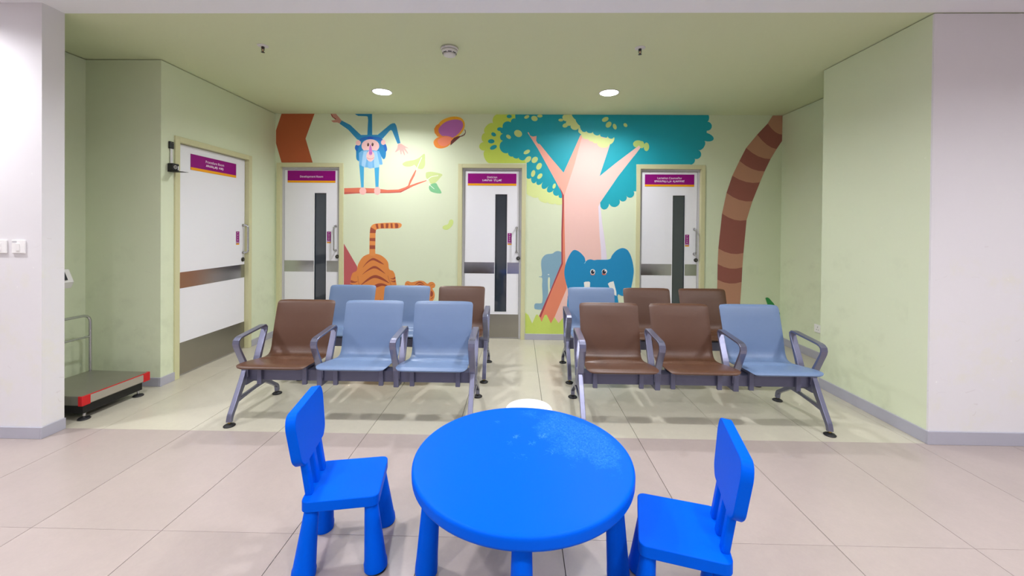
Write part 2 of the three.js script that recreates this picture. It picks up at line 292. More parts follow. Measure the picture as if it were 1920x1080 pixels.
{ // branch the monkey stands on, with its leaves
  const br = paint('painted_branch', 0xdc7458, [-2.176, 1.859, -1.988, 1.866, -1.788, 1.859, -1.632, 1.842, -1.498, 1.847, -1.409, 1.877, -1.376, 1.897, -1.355, 1.961, -1.311, 2.044, -1.283, 2.092, -1.273, 2.087, -1.294, 2.022, -1.332, 1.95, -1.356, 1.897, -1.266, 1.931, -1.14, 1.967, -1.136, 1.96, -1.31, 1.89, -1.465, 1.811, -1.609, 1.805, -1.921, 1.8, -2.032, 1.796, -2.175, 1.785], wallBack);
  br.userData.label = 'salmon branch with pale leaves painted under the monkey';
  paint('branch_underside', 0xc45a50, [-2.175, 1.812, -2.01, 1.806, -1.921, 1.819, -1.798, 1.808, -1.631, 1.813, -1.476, 1.822, -1.365, 1.875, -1.354, 1.868, -1.465, 1.81, -1.609, 1.802, -1.921, 1.798, -2.032, 1.794, -2.175, 1.783], br);
  paint('leaf', 0xc6d68c, [-1.174, 2.293, -1.166, 2.216, -1.167, 2.15, -1.189, 2.111, -1.222, 2.103, -1.261, 2.116, -1.298, 2.155, -1.322, 2.143, -1.367, 2.132, -1.428, 2.141, -1.447, 2.165, -1.412, 2.192, -1.356, 2.206, -1.301, 2.215, -1.24, 2.243], br, true);
  paint('leaf', 0xc6d68c, [-1.15, 2.059, -1.1, 2.07, -1.034, 2.062, -0.947, 2.035, -0.967, 2.008, -1.044, 1.928, -1.094, 1.925, -1.119, 1.968, -1.15, 1.995, -1.155, 2.034], br, true);
  paint('leaf', 0x7cc08a, [-1.112, 1.891, -1.088, 1.916, -1.027, 1.928, -0.999, 1.886, -0.958, 1.807, -1.043, 1.809, -1.098, 1.832, -1.115, 1.869], br, true);
  stroke('leaf_vein', 0xf6f8f0, [-1.274, 2.088, -1.25, 2.149, -1.207, 2.247], 0.008, br);
  stroke('leaf_vein', 0xf6f8f0, [-1.144, 1.96, -1.089, 2.005, -1, 2.024], 0.007, br);
  stroke('leaf_vein', 0xf6f8f0, [-1.119, 1.921, -1.082, 1.886, -1.047, 1.857], 0.006, br);
  for (const e of [[-1.9411, 1.8245, 0.0429, 0.0462, 0.000], [-1.7595, 1.8280, 0.0396, 0.0506, 0.000]]) dab('monkey_foot', 0xf2bdb6, e, br);
}
{ // butterfly
  const w = paint('painted_butterfly', 0xf2b01e, [-1.006, 2.645, -0.977, 2.694, -0.903, 2.736, -0.805, 2.756, -0.719, 2.737, -0.677, 2.678, -0.686, 2.597, -0.75, 2.517, -0.833, 2.467, -0.939, 2.499, -1, 2.559], wallBack, true);
  w.userData.label = 'orange and purple butterfly painted near the ceiling';
  paint('orange_edge', 0xe88a1a, [-0.996, 2.667, -0.971, 2.633, -1.005, 2.579, -0.976, 2.53, -0.926, 2.499, -1.012, 2.506, -1.05, 2.554, -1.055, 2.603, -1.031, 2.645], w);
  paint('upper_wing', 0xb765b5, [-0.996, 2.608, -0.915, 2.687, -0.793, 2.719, -0.712, 2.698, -0.696, 2.634, -0.76, 2.536, -0.848, 2.487, -0.939, 2.506, -0.996, 2.559], w, true);
  paint('lower_wing', 0xf08a1e, [-1.061, 2.442, -1.02, 2.491, -0.926, 2.516, -0.828, 2.492, -0.823, 2.458, -0.881, 2.389, -0.969, 2.359, -1.036, 2.378], w, true);
  paint('lower_wing_patch', 0xf58a66, [-1.01, 2.457, -0.951, 2.499, -0.865, 2.504, -0.837, 2.457, -0.913, 2.389, -0.985, 2.403], w, true);
  paint('body', 0x62231f, [-0.852, 2.396, -0.845, 2.45, -0.808, 2.492, -0.759, 2.512, -0.715, 2.517, -0.759, 2.477], w);
  stroke('antenna', 0x62231f, [-0.73, 2.507, -0.681, 2.527, -0.666, 2.566, -0.674, 2.595], 0.008, w);
  stroke('antenna', 0x62231f, [-0.725, 2.512, -0.691, 2.531, -0.669, 2.551], 0.006, w);
}
{ // red wedge and tiger
  const rw = paint('painted_red_hill', 0xbd5a5e, [-2.176, 1.169, -2.005, 0.882, -2.002, 0.438, -2.172, 0.436], wallBack); rw.userData.label = 'dark red wedge painted beside the tiger';
  const t = paint('painted_tiger', 0xdf8a44, [-2.091, 0.437, -2.09, 0.67, -2.082, 0.753, -2.06, 0.804, -2.015, 0.829, -1.994, 0.913, -1.938, 1.002, -1.894, 1.029, -1.851, 1.043, -1.771, 1.044, -1.715, 1.029, -1.659, 0.991, -1.62, 0.941, -1.603, 0.853, -1.558, 0.833, -1.536, 0.798, -1.528, 0.759, -1.525, 0.443], wallBack, true);
  t.userData.label = 'orange striped tiger painted from behind with its tail raised';
  paint('tail', 0xe6934c, [-1.854, 1.028, -1.854, 1.061, -1.854, 1.105, -1.853, 1.172, -1.853, 1.238, -1.85, 1.305, -1.845, 1.36, -1.829, 1.394, -1.801, 1.414, -1.74, 1.425, -1.479, 1.431, -1.454, 1.417, -1.453, 1.395, -1.471, 1.374, -1.495, 1.365, -1.729, 1.357, -1.768, 1.345, -1.777, 1.322, -1.779, 1.261, -1.78, 1.172, -1.781, 1.106, -1.78, 1.062, -1.78, 1.028], t, true);
  for (const q of [[-1.842, 1.377, -1.773, 1.339, -1.777, 1.303, -1.851, 1.303], [-1.852, 1.24, -1.78, 1.241, -1.78, 1.2, -1.851, 1.205], [-1.851, 1.15, -1.781, 1.15, -1.78, 1.104, -1.85, 1.103], [-1.781, 1.415, -1.751, 1.419, -1.74, 1.359, -1.764, 1.356], [-1.715, 1.422, -1.681, 1.422, -1.673, 1.364, -1.712, 1.362], [-1.651, 1.424, -1.615, 1.424, -1.62, 1.365, -1.651, 1.364], [-1.592, 1.425, -1.568, 1.426, -1.562, 1.367, -1.586, 1.366], [-1.54, 1.426, -1.506, 1.426, -1.493, 1.407, -1.495, 1.368, -1.531, 1.366]]) paint('tail_band', 0xa04a33, q, t);
  for (const q of [[-1.937, 0.871, -1.882, 0.944, -1.815, 0.991, -1.788, 0.989, -1.726, 0.957, -1.67, 0.912, -1.731, 0.933, -1.793, 0.962, -1.826, 0.961, -1.882, 0.925], [-1.943, 0.783, -1.87, 0.85, -1.804, 0.89, -1.768, 0.889, -1.703, 0.846, -1.653, 0.797, -1.714, 0.832, -1.77, 0.86, -1.809, 0.86, -1.881, 0.825], [-1.964, 0.647, -1.881, 0.728, -1.803, 0.775, -1.753, 0.776, -1.669, 0.736, -1.602, 0.68, -1.68, 0.712, -1.758, 0.74, -1.803, 0.74, -1.881, 0.7], [-1.804, 0.638, -1.747, 0.672, -1.68, 0.675, -1.615, 0.645, -1.646, 0.642, -1.696, 0.646, -1.746, 0.629, -1.763, 0.625], [-2.084, 0.711, -2.031, 0.695, -1.996, 0.702, -2.031, 0.681, -2.084, 0.683], [-2.087, 0.665, -2.042, 0.651, -2.007, 0.66, -2.048, 0.638, -2.087, 0.641], [-1.591, 0.739, -1.558, 0.741, -1.528, 0.76, -1.527, 0.736, -1.557, 0.728], [-1.588, 0.709, -1.557, 0.707, -1.527, 0.714, -1.527, 0.695, -1.557, 0.694]]) paint('stripe', 0x9c4630, q, t, true);
  stroke('fur_line', 0xa85a30, [-1.998, 0.765, -1.992, 0.704, -1.979, 0.647], 0.004, t); stroke('fur_line', 0xa85a30, [-1.622, 0.775, -1.602, 0.709, -1.57, 0.645], 0.004, t); stroke('fur_line', 0x9c4630, [-1.72, 0.458, -1.712, 0.474, -1.706, 0.483], 0.005, t);
  const c = paint('painted_tiger_cub', 0xdf8a44, [-1.4, 0.445, -1.407, 0.633, -1.406, 0.672, -1.396, 0.697, -1.368, 0.709, -1.329, 0.695, -1.29, 0.701, -1.224, 0.716, -1.168, 0.707, -1.123, 0.678, -1.096, 0.698, -1.063, 0.701, -1.035, 0.682, -1.027, 0.657, -1.039, 0.631, -1.062, 0.621, -1.039, 0.576, -1.033, 0.521, -1.05, 0.477, -1.072, 0.454, -1.155, 0.448], wallBack, true);
  c.userData.label = 'orange tiger cub face painted between blue and brown seats';
  for (const q of [[-1.284, 0.657, -1.251, 0.69, -1.221, 0.703, -1.19, 0.691, -1.157, 0.658, -1.196, 0.68, -1.223, 0.686, -1.251, 0.677], [-1.254, 0.653, -1.237, 0.668, -1.218, 0.674, -1.19, 0.667, -1.165, 0.647, -1.201, 0.658, -1.223, 0.66], [-1.078, 0.593, -1.056, 0.573, -1.054, 0.543, -1.061, 0.526, -1.082, 0.518], [-1.087, 0.487, -1.067, 0.504, -1.048, 0.523, -1.061, 0.495]]) paint('stripe', 0x9c4630, q, c, true);
  paint('forehead', 0xf0aa88, [-1.262, 0.642, -1.223, 0.655, -1.173, 0.643], c);
  stroke('ear_line', 0xa85a30, [-1.39, 0.678, -1.368, 0.672, -1.348, 0.66], 0.004, c); stroke('ear_line', 0xa85a30, [-1.088, 0.657, -1.062, 0.67, -1.046, 0.673], 0.004, c);
}
paint('painted_drifting_leaf', 0xcfe287, [-0.94, 1.39, -0.916, 1.407, -0.876, 1.421, -0.854, 1.47, -0.83, 1.481, -0.808, 1.463, -0.816, 1.413, -0.862, 1.363, -0.895, 1.351, -0.934, 1.362], wallBack, true).userData.label = 'small lime leaf painted beside the dietician door';
{ // far elephant, drawn before the tree that hides half of it
  const e = paint('painted_far_elephant', 0x83a9bd, [0.285, 0.935, 0.294, 1.002, 0.342, 1.055, 0.427, 1.071, 0.458, 1.093, 0.494, 1.101, 0.543, 1.078, 0.546, 0.717, 0.405, 0.618, 0.396, 0.765, 0.386, 0.777, 0.374, 0.769, 0.375, 0.569, 0.362, 0.52, 0.324, 0.385, 0.22, 0.378, 0.208, 0.389, 0.207, 0.43, 0.219, 0.448, 0.296, 0.455, 0.307, 0.495, 0.3, 0.666, 0.296, 0.771, 0.262, 0.778, 0.261, 0.783, 0.293, 0.788], wallBack, true);
  e.userData.label = 'pale grey-blue elephant painted half behind the tree trunk';
  dab('tusk', 0xe6ebe2, [0.3784, 0.8086, 0.0110, 0.0061, 0.000], e);
}
{ // the tree
  const lime = 0xcbe05a, limePale = 0xdbe79a, teal = 0x02a2b2;
  const back = paint('painted_tree', lime, [-0.265, 2.783, -0.279, 2.784, -0.293, 2.779, -0.307, 2.767, -0.319, 2.751, -0.327, 2.731, -0.331, 2.711, -0.33, 2.692, -0.324, 2.678, -0.313, 2.67, -0.329, 2.678, -0.349, 2.678, -0.372, 2.67, -0.394, 2.655, -0.413, 2.634, -0.428, 2.612, -0.435, 2.589, -0.434, 2.568, -0.425, 2.553, -0.437, 2.551, -0.448, 2.543, -0.457, 2.529, -0.463, 2.512, -0.465, 2.493, -0.463, 2.474, -0.457, 2.459, -0.449, 2.448, -0.438, 2.443, -0.438, 2.443, -0.459, 2.437, -0.477, 2.425, -0.489, 2.408, -0.494, 2.389, -0.491, 2.371, -0.481, 2.354, -0.464, 2.342, -0.443, 2.336, -0.421, 2.336, -0.421, 2.336, -0.432, 2.326, -0.438, 2.307, -0.437, 2.283, -0.431, 2.255, -0.419, 2.228, -0.403, 2.205, -0.385, 2.188, -0.367, 2.18, -0.352, 2.181, 0.081, 2.184, 0.185, 2.239, 0.133, 2.604, -0.003, 2.784], wallBack);
  back.userData.label = 'big tree painted with teal crown and pink trunk';
  paint('pale_foliage', limePale, [0.096, 2.068, 0.309, 1.996, 0.54, 1.815, 0.541, 1.687, 0.541, 1.687, 0.538, 1.681, 0.53, 1.676, 0.518, 1.672, 0.504, 1.67, 0.488, 1.671, 0.474, 1.674, 0.462, 1.678, 0.454, 1.684, 0.452, 1.69, 0.448, 1.684, 0.439, 1.68, 0.426, 1.678, 0.411, 1.678, 0.395, 1.681, 0.381, 1.686, 0.369, 1.692, 0.362, 1.699, 0.36, 1.706, 0.359, 1.702, 0.353, 1.698, 0.345, 1.695, 0.335, 1.694, 0.325, 1.694, 0.315, 1.695, 0.307, 1.698, 0.301, 1.702, 0.3, 1.706, 0.293, 1.704, 0.285, 1.706, 0.275, 1.712, 0.264, 1.721, 0.254, 1.732, 0.247, 1.744, 0.242, 1.755, 0.241, 1.764, 0.244, 1.77, 0.241, 1.764, 0.232, 1.759, 0.219, 1.757, 0.204, 1.756, 0.188, 1.758, 0.174, 1.762, 0.162, 1.767, 0.155, 1.774, 0.152, 1.78, 0.148, 1.778, 0.141, 1.778, 0.132, 1.78, 0.123, 1.785, 0.113, 1.792, 0.105, 1.799, 0.1, 1.806, 0.097, 1.813, 0.098, 1.818], back);
  paint('crown', teal, [-0.052, 2.784, -0.049, 2.732, -0.049, 2.732, -0.061, 2.736, -0.073, 2.735, -0.086, 2.729, -0.096, 2.72, -0.102, 2.708, -0.105, 2.695, -0.103, 2.681, -0.097, 2.67, -0.087, 2.662, -0.097, 2.679, -0.112, 2.691, -0.132, 2.698, -0.153, 2.698, -0.174, 2.691, -0.191, 2.678, -0.202, 2.661, -0.207, 2.642, -0.204, 2.623, -0.216, 2.619, -0.226, 2.611, -0.233, 2.6, -0.236, 2.587, -0.234, 2.573, -0.229, 2.561, -0.22, 2.551, -0.208, 2.546, -0.196, 2.545, -0.209, 2.542, -0.221, 2.536, -0.23, 2.524, -0.235, 2.511, -0.236, 2.496, -0.232, 2.482, -0.224, 2.47, -0.212, 2.462, -0.199, 2.459, -0.22, 2.445, -0.235, 2.423, -0.241, 2.396, -0.239, 2.368, -0.227, 2.342, -0.208, 2.32, -0.184, 2.307, -0.158, 2.303, -0.133, 2.308, -0.133, 2.308, -0.135, 2.301, -0.134, 2.292, -0.129, 2.283, -0.12, 2.274, -0.11, 2.267, -0.099, 2.263, -0.089, 2.262, -0.08, 2.263, -0.074, 2.268, -0.073, 2.26, -0.068, 2.253, -0.059, 2.246, -0.048, 2.242, -0.035, 2.239, -0.023, 2.24, -0.013, 2.243, -0.005, 2.248, -0.002, 2.255, -0.002, 2.247, 0.001, 2.238, 0.009, 2.23, 0.02, 2.223, 0.032, 2.219, 0.045, 2.217, 0.056, 2.218, 0.064, 2.222, 0.069, 2.229, 0.096, 2.19, 0.098, 2.007, 0.098, 2.007, 0.1, 2.001, 0.105, 1.996, 0.112, 1.992, 0.121, 1.99, 0.131, 1.991, 0.14, 1.993, 0.148, 1.996, 0.152, 2.001, 0.154, 2.007, 0.154, 2.007, 0.152, 1.984, 0.155, 1.964, 0.163, 1.947, 0.174, 1.937, 0.188, 1.935, 0.202, 1.94, 0.214, 1.953, 0.225, 1.971, 0.231, 1.993, 0.222, 1.973, 0.217, 1.952, 0.218, 1.934, 0.225, 1.921, 0.237, 1.914, 0.252, 1.915, 0.268, 1.922, 0.284, 1.935, 0.297, 1.953, 0.287, 1.931, 0.282, 1.908, 0.283, 1.888, 0.29, 1.873, 0.303, 1.866, 0.32, 1.866, 0.338, 1.874, 0.356, 1.889, 0.371, 1.909, 0.358, 1.888, 0.35, 1.867, 0.349, 1.848, 0.354, 1.833, 0.366, 1.824, 0.381, 1.822, 0.4, 1.827, 0.419, 1.839, 0.436, 1.857, 0.436, 1.857, 0.427, 1.844, 0.423, 1.83, 0.425, 1.815, 0.431, 1.801, 0.442, 1.79, 0.455, 1.784, 0.47, 1.782, 0.485, 1.786, 0.497, 1.795, 0.494, 1.787, 0.493, 1.778, 0.496, 1.769, 0.501, 1.762, 0.508, 1.757, 0.517, 1.755, 0.526, 1.756, 0.534, 1.759, 0.54, 1.766, 0.798, 1.78, 1.004, 1.702, 1.004, 1.675, 1.012, 1.65, 1.025, 1.631, 1.043, 1.62, 1.062, 1.618, 1.082, 1.625, 1.098, 1.641, 1.111, 1.664, 1.117, 1.691, 1.117, 1.691, 1.129, 1.671, 1.148, 1.657, 1.171, 1.65, 1.195, 1.651, 1.216, 1.66, 1.234, 1.676, 1.245, 1.697, 1.247, 1.721, 1.242, 1.744, 1.252, 1.731, 1.267, 1.722, 1.283, 1.719, 1.299, 1.721, 1.314, 1.729, 1.325, 1.742, 1.331, 1.757, 1.332, 1.774, 1.326, 1.79, 1.338, 1.776, 1.354, 1.768, 1.372, 1.765, 1.39, 1.769, 1.405, 1.779, 1.416, 1.793, 1.422, 1.81, 1.421, 1.828, 1.414, 1.845, 1.447, 1.845, 1.443, 2.177, 2.098, 2.18, 2.098, 2.18, 2.106, 2.177, 2.118, 2.178, 2.13, 2.183, 2.141, 2.192, 2.151, 2.204, 2.157, 2.218, 2.16, 2.231, 2.159, 2.242, 2.153, 2.25, 2.153, 2.25, 2.173, 2.245, 2.193, 2.248, 2.211, 2.257, 2.224, 2.272, 2.232, 2.29, 2.233, 2.31, 2.227, 2.329, 2.215, 2.346, 2.198, 2.357, 2.198, 2.357, 2.211, 2.353, 2.226, 2.356, 2.243, 2.366, 2.259, 2.382, 2.271, 2.402, 2.28, 2.422, 2.282, 2.442, 2.279, 2.458, 2.271, 2.468, 2.271, 2.468, 2.306, 2.462, 2.338, 2.462, 2.363, 2.469, 2.379, 2.482, 2.384, 2.499, 2.376, 2.519, 2.358, 2.538, 2.33, 2.555, 2.297, 2.567, 2.298, 2.593, 2.3, 2.593, 2.319, 2.595, 2.337, 2.604, 2.35, 2.618, 2.358, 2.636, 2.359, 2.655, 2.353, 2.674, 2.341, 2.689, 2.324, 2.7, 2.304, 2.704, 2.304, 2.704, 2.31, 2.706, 2.316, 2.712, 2.32, 2.723, 2.324, 2.736, 2.325, 2.75, 2.325, 2.763, 2.322, 2.774, 2.318, 2.782, 2.313, 2.784], back);
  for (const e of [[-0.1247, 2.7594, 0.0318, 0.0220, 0.000], [-0.3159, 2.5367, 0.0318, 0.0232, -0.524], [-0.3446, 2.4512, 0.0404, 0.0269, 0.000], [-0.3171, 2.3768, 0.0452, 0.0257, 0.436], [-0.2394, 2.6017, 0.0342, 0.0232, 0.000]]) dab('teal_spot', teal, e, back);
  for (const e of [[0.0914, 2.7541, 0.0330, 0.0196, 0.436], [0.1866, 2.7350, 0.0404, 0.0318, -0.349], [0.2533, 2.7656, 0.0330, 0.0183, 0.000], [0.5130, 2.7167, 0.0306, 0.0171, 0.000], [0.5683, 2.6512, 0.0355, 0.0257, 0.349], [-0.0130, 2.5490, 0.0514, 0.0416, -0.524], [-0.1311, 2.5083, 0.0330, 0.0220, -0.611], [0.0964, 2.3216, 0.0428, 0.0232, 0.489], [0.1118, 2.2302, 0.0465, 0.0306, 0.785], [0.1948, 2.2246, 0.0440, 0.0330, 0.785], [0.2492, 2.1456, 0.0452, 0.0306, 1.047], [0.1768, 2.0562, 0.0428, 0.0245, 1.309], [0.2600, 2.0238, 0.0404, 0.0245, 0.873], [0.4378, 1.9030, 0.0330, 0.0183, 1.222], [1.0576, 2.7272, 0.0428, 0.0269, 0.436], [1.0994, 2.6630, 0.0416, 0.0306, 0.873], [1.1747, 2.6390, 0.0367, 0.0220, -1.222], [1.3051, 2.6578, 0.0269, 0.0208, -0.785]]) dab('light_leaf', 0xd3e28c, e, back);
  paint('trunk', 0xefc4ba, [0.778, 2.537, 0.863, 2.547, 1.135, 2.487, 1.121, 2.424, 0.994, 2.027, 1.199, 2.196, 1.474, 2.409, 1.494, 2.382, 1.225, 2.032, 1.004, 1.702, 0.984, 1.653, 1.003, 1.308, 1.018, 1.149, 1.027, 0.991, 1.065, 0.577, 1.106, 0.138, 0.552, 0.13, 0.508, 0.209, 0.453, 0.282, 0.602, 0.639, 0.577, 0.938, 0.571, 1.304, 0.561, 1.79], back);
  paint('trunk_side', 0xf3ab98, [0.104, 2.56, 0.113, 2.567, 0.121, 2.558, 0.134, 2.525, 0.17, 2.512, 0.215, 2.52, 0.21, 2.461, 0.232, 2.425, 0.256, 2.42, 0.404, 2.24, 0.552, 2.069, 0.653, 2.296, 0.754, 2.532, 0.781, 2.539, 0.685, 2.169, 0.561, 1.778, 0.536, 1.815, 0.431, 2.009, 0.233, 2.361], back);
  paint('root', 0xe48666, [0.538, 1.778, 0.56, 1.803, 0.574, 1.255, 0.584, 0.938, 0.604, 0.639, 0.459, 0.286, 0.413, 0.202, 0.356, 0.201, 0.301, 0.213, 0.273, 0.28, 0.276, 0.304, 0.541, 0.943, 0.537, 1.304], back);
  paint('trunk_edge', 0xa83f49, [0.493, 1.914, 0.536, 1.833, 0.557, 1.788, 0.558, 1.681, 0.549, 1.304, 0.553, 0.94, 0.419, 0.618, 0.288, 0.274, 0.266, 0.292, 0.407, 0.624, 0.536, 0.95, 0.532, 1.304, 0.539, 1.681, 0.535, 1.802], back);
  paint('trunk_pale_edge', 0xe6dcea, [0.984, 1.653, 1.005, 1.696, 1.01, 1.648, 1.032, 1.454, 1.057, 1.308, 1.077, 1.174, 1.097, 1.002, 1.027, 1.001, 1.018, 1.149, 1.002, 1.308], back);
  for (const e of [[1.4622, 2.4256, 0.0611, 0.0465, 0.000], [1.5082, 2.4185, 0.0294, 0.0440, 0.000], [1.5652, 2.3921, 0.0330, 0.0526, 0.000]]) dab('leaf_tuft', 0xbfd77a, e, back);
  paint('branch_tip', 0xefc4ba, [1.367, 2.318, 1.474, 2.409, 1.494, 2.382, 1.415, 2.276], back);
  paint('garland', limePale, [0.549, 2.781, 0.54, 2.774, 0.533, 2.764, 0.531, 2.751, 0.533, 2.737, 0.539, 2.724, 0.548, 2.713, 0.559, 2.706, 0.571, 2.704, 0.582, 2.706, 0.577, 2.697, 0.575, 2.687, 0.577, 2.675, 0.583, 2.664, 0.592, 2.655, 0.603, 2.648, 0.614, 2.646, 0.625, 2.647, 0.634, 2.653, 0.632, 2.639, 0.636, 2.624, 0.646, 2.611, 0.66, 2.601, 0.677, 2.596, 0.694, 2.595, 0.709, 2.599, 0.722, 2.607, 0.729, 2.619, 0.729, 2.57, 0.766, 2.539, 0.766, 2.539, 0.764, 2.53, 0.768, 2.519, 0.777, 2.508, 0.789, 2.497, 0.804, 2.488, 0.819, 2.483, 0.834, 2.481, 0.845, 2.483, 0.852, 2.488, 0.852, 2.488, 0.851, 2.483, 0.853, 2.476, 0.859, 2.469, 0.867, 2.463, 0.876, 2.458, 0.886, 2.455, 0.894, 2.454, 0.901, 2.456, 0.905, 2.459, 0.905, 2.454, 0.908, 2.448, 0.914, 2.442, 0.923, 2.437, 0.932, 2.433, 0.942, 2.431, 0.95, 2.432, 0.956, 2.434, 0.96, 2.438, 0.96, 2.438, 0.963, 2.419, 0.975, 2.402, 0.994, 2.388, 1.018, 2.38, 1.044, 2.377, 1.07, 2.381, 1.091, 2.391, 1.105, 2.406, 1.112, 2.424, 1.112, 2.424, 1.12, 2.422, 1.132, 2.425, 1.143, 2.433, 1.155, 2.446, 1.164, 2.461, 1.17, 2.476, 1.173, 2.49, 1.171, 2.502, 1.165, 2.509, 1.165, 2.509, 1.162, 2.501, 1.154, 2.494, 1.144, 2.49, 1.131, 2.489, 1.119, 2.491, 1.107, 2.496, 1.098, 2.503, 1.093, 2.512, 1.092, 2.521, 1.086, 2.51, 1.075, 2.502, 1.06, 2.498, 1.043, 2.498, 1.027, 2.503, 1.012, 2.511, 1.001, 2.522, 0.995, 2.535, 0.995, 2.547, 0.989, 2.538, 0.979, 2.532, 0.965, 2.529, 0.95, 2.53, 0.935, 2.536, 0.922, 2.544, 0.913, 2.555, 0.909, 2.566, 0.91, 2.577, 0.91, 2.577, 0.907, 2.569, 0.899, 2.563, 0.888, 2.558, 0.874, 2.557, 0.86, 2.558, 0.847, 2.562, 0.837, 2.569, 0.83, 2.577, 0.829, 2.585, 0.827, 2.58, 0.821, 2.575, 0.814, 2.571, 0.804, 2.57, 0.794, 2.571, 0.785, 2.573, 0.778, 2.577, 0.773, 2.583, 0.772, 2.589, 0.772, 2.589, 0.769, 2.59, 0.765, 2.594, 0.76, 2.602, 0.756, 2.611, 0.752, 2.622, 0.749, 2.632, 0.748, 2.641, 0.749, 2.647, 0.75, 2.65, 0.746, 2.65, 0.738, 2.654, 0.728, 2.663, 0.718, 2.674, 0.708, 2.688, 0.7, 2.701, 0.695, 2.713, 0.692, 2.721, 0.694, 2.726, 0.69, 2.726, 0.684, 2.729, 0.677, 2.736, 0.668, 2.745, 0.66, 2.755, 0.654, 2.765, 0.649, 2.774, 0.647, 2.78, 0.648, 2.784], back);
  paint('grass', 0xc8dc68, [0.094, 0.335, 0.114, 0.321, 0.135, 0.303, 0.181, 0.199, 0.227, 0.307, 0.246, 0.313, 0.273, 0.28, 0.298, 0.223, 0.337, 0.309, 0.361, 0.309, 0.413, 0.204, 0.456, 0.283, 0.508, 0.209, 0.557, 0.271, 0.642, 0.315, 0.715, 0.267, 0.788, 0.311, 0.886, 0.269, 0.982, 0.313, 1.08, 0.269, 1.177, 0.316, 1.274, 0.274, 1.359, 0.318, 1.456, 0.289, 1.458, 0.079, 0.097, 0.061], back);
  stroke('red_stem', 0xd84a3a, [0.615, 0.537, 0.633, 0.528, 0.664, 0.523], 0.014, back);
}
{ // near elephant
  const e = paint('painted_elephant', 0x0f89bd, [0.573, 0.816, 0.575, 0.877, 0.593, 0.956, 0.635, 1.054, 0.671, 1.104, 0.697, 1.116, 0.744, 1.101, 0.79, 1.062, 0.823, 1.02, 0.834, 0.979, 0.86, 0.994, 0.893, 1.002, 0.939, 0.993, 0.976, 0.998, 1.133, 1.009, 1.157, 1.053, 1.205, 1.109, 1.253, 1.137, 1.289, 1.145, 1.338, 1.128, 1.375, 1.08, 1.406, 0.995, 1.426, 0.873, 1.42, 0.788, 1.401, 0.678, 1.38, 0.592, 1.332, 0.561, 1.283, 0.554, 1.235, 0.573, 1.235, 0.335, 0.641, 0.327, 0.62, 0.62, 0.595, 0.706], wallBack, true);
  e.userData.label = 'bright blue elephant painted behind the benches';
  for (const [o, i, g, l] of [[[0.9224, 0.8485, 0.0306, 0.0330, 0.000], [0.9224, 0.8461, 0.0220, 0.0257, 0.000], [0.9332, 0.8584, 0.0061, 0.0073, 0.000], [0.9226, 0.8217, 0.0269, 0.0159, 0.000]], [[1.0668, 0.8537, 0.0318, 0.0306, 0.000], [1.0632, 0.8500, 0.0232, 0.0257, 0.000], [1.0740, 0.8623, 0.0073, 0.0073, 0.000], [1.0623, 0.8244, 0.0269, 0.0159, 0.000]]]) {
    dab('lower_lid', 0xd4694a, l, e); dab('eye', 0xf4efe8, o, e);
    dab('pupil', 0x1d2138, i, e); dab('glint', 0xffffff, g, e);
  }
  paint('tusk', 0xf0efe8, [0.815, 0.716, 0.832, 0.725, 0.879, 0.728, 0.892, 0.716, 0.885, 0.55, 0.834, 0.55], e);
  paint('tusk', 0xf0efe8, [1.11, 0.703, 1.136, 0.724, 1.18, 0.735, 1.195, 0.676, 1.214, 0.609, 1.218, 0.554, 1.162, 0.578, 1.125, 0.669], e);
  stroke('ear_line', 0xa9d3e2, [0.835, 0.982, 0.83, 0.965, 0.818, 0.95], 0.006, e);
  for (let i = 0; i < 46; i++) { const a = rnd() * rnd(), q = rnd() - 0.5; dab('freckle', 0x8fb3c4, [1.03 + 0.13 * (rnd() - 0.3) , 0.61 - 0.16 * a + 0.05 * q, 0.0016 + rnd() * 0.002, 0.0016 + rnd() * 0.002], e); }
}
{ // striped trunk in the corner
  const L = [3.094, 2.782, 3.034, 2.684, 2.909, 2.548, 2.777, 2.384, 2.698, 2.226, 2.614, 2.044, 2.546, 1.834, 2.495, 1.58, 2.455, 1.151, 2.449, 0.96, 2.448, 0.769, 2.446, 0.488, 2.441, 0.047], Rr = [3.215, 2.782, 3.218, 2.549, 3.145, 2.372, 3.074, 2.25, 3.004, 2.1, 2.949, 1.964, 2.86, 1.732, 2.793, 1.501, 2.76, 1.097, 2.749, 0.923, 2.743, 0.745, 2.728, 0.478, 2.722, 0.051];
  const n = L.length / 2; let root = null;
  for (let i = 0; i + 1 < n; i++) {
    const a = [L[2 * i], L[2 * i + 1]], b = [Rr[2 * i], Rr[2 * i + 1]], c = [L[2 * i + 2], L[2 * i + 3]], d = [Rr[2 * i + 2], Rr[2 * i + 3]];
    const sag = (p, q, k) => [p[0] + (q[0] - p[0]) * k, p[1] + (q[1] - p[1]) * k - (i >= 0 ? 0.035 * 4 * k * (1 - k) : 0)];
    const top = i ? [a, sag(a, b, 0.25), sag(a, b, 0.5), sag(a, b, 0.75), b] : [a, b];
    let right = [d]; if (i === 1) right = [[XR2 - 0.002, Rr[5] + 0.1], d];
    const q = [...top, ...right, sag(c, d, 0.75), sag(c, d, 0.5), sag(c, d, 0.25), c].map(p => [Math.min(p[0], XR2 - 0.001), Math.min(p[1], H - 0.001)]).flat();
    const m = paint(root ? 'trunk_band' : 'painted_striped_trunk', i % 2 ? 0x98594f : 0xc08c72, q, root || wallBack);
    if (!root) { root = m; root.userData.label = 'brown banded trunk painted bending into the right corner'; }
  }
}
paint('painted_blade', 0x2d9149, [3.034, 0.547, 3.05, 0.558, 3.077, 0.55, 3.132, 0.488, 3.187, 0.407, 3.228, 0.342, 3.23, 0.184, 3.153, 0.278, 3.079, 0.414], wallBack).userData.label = 'green blade of grass painted in the right corner';

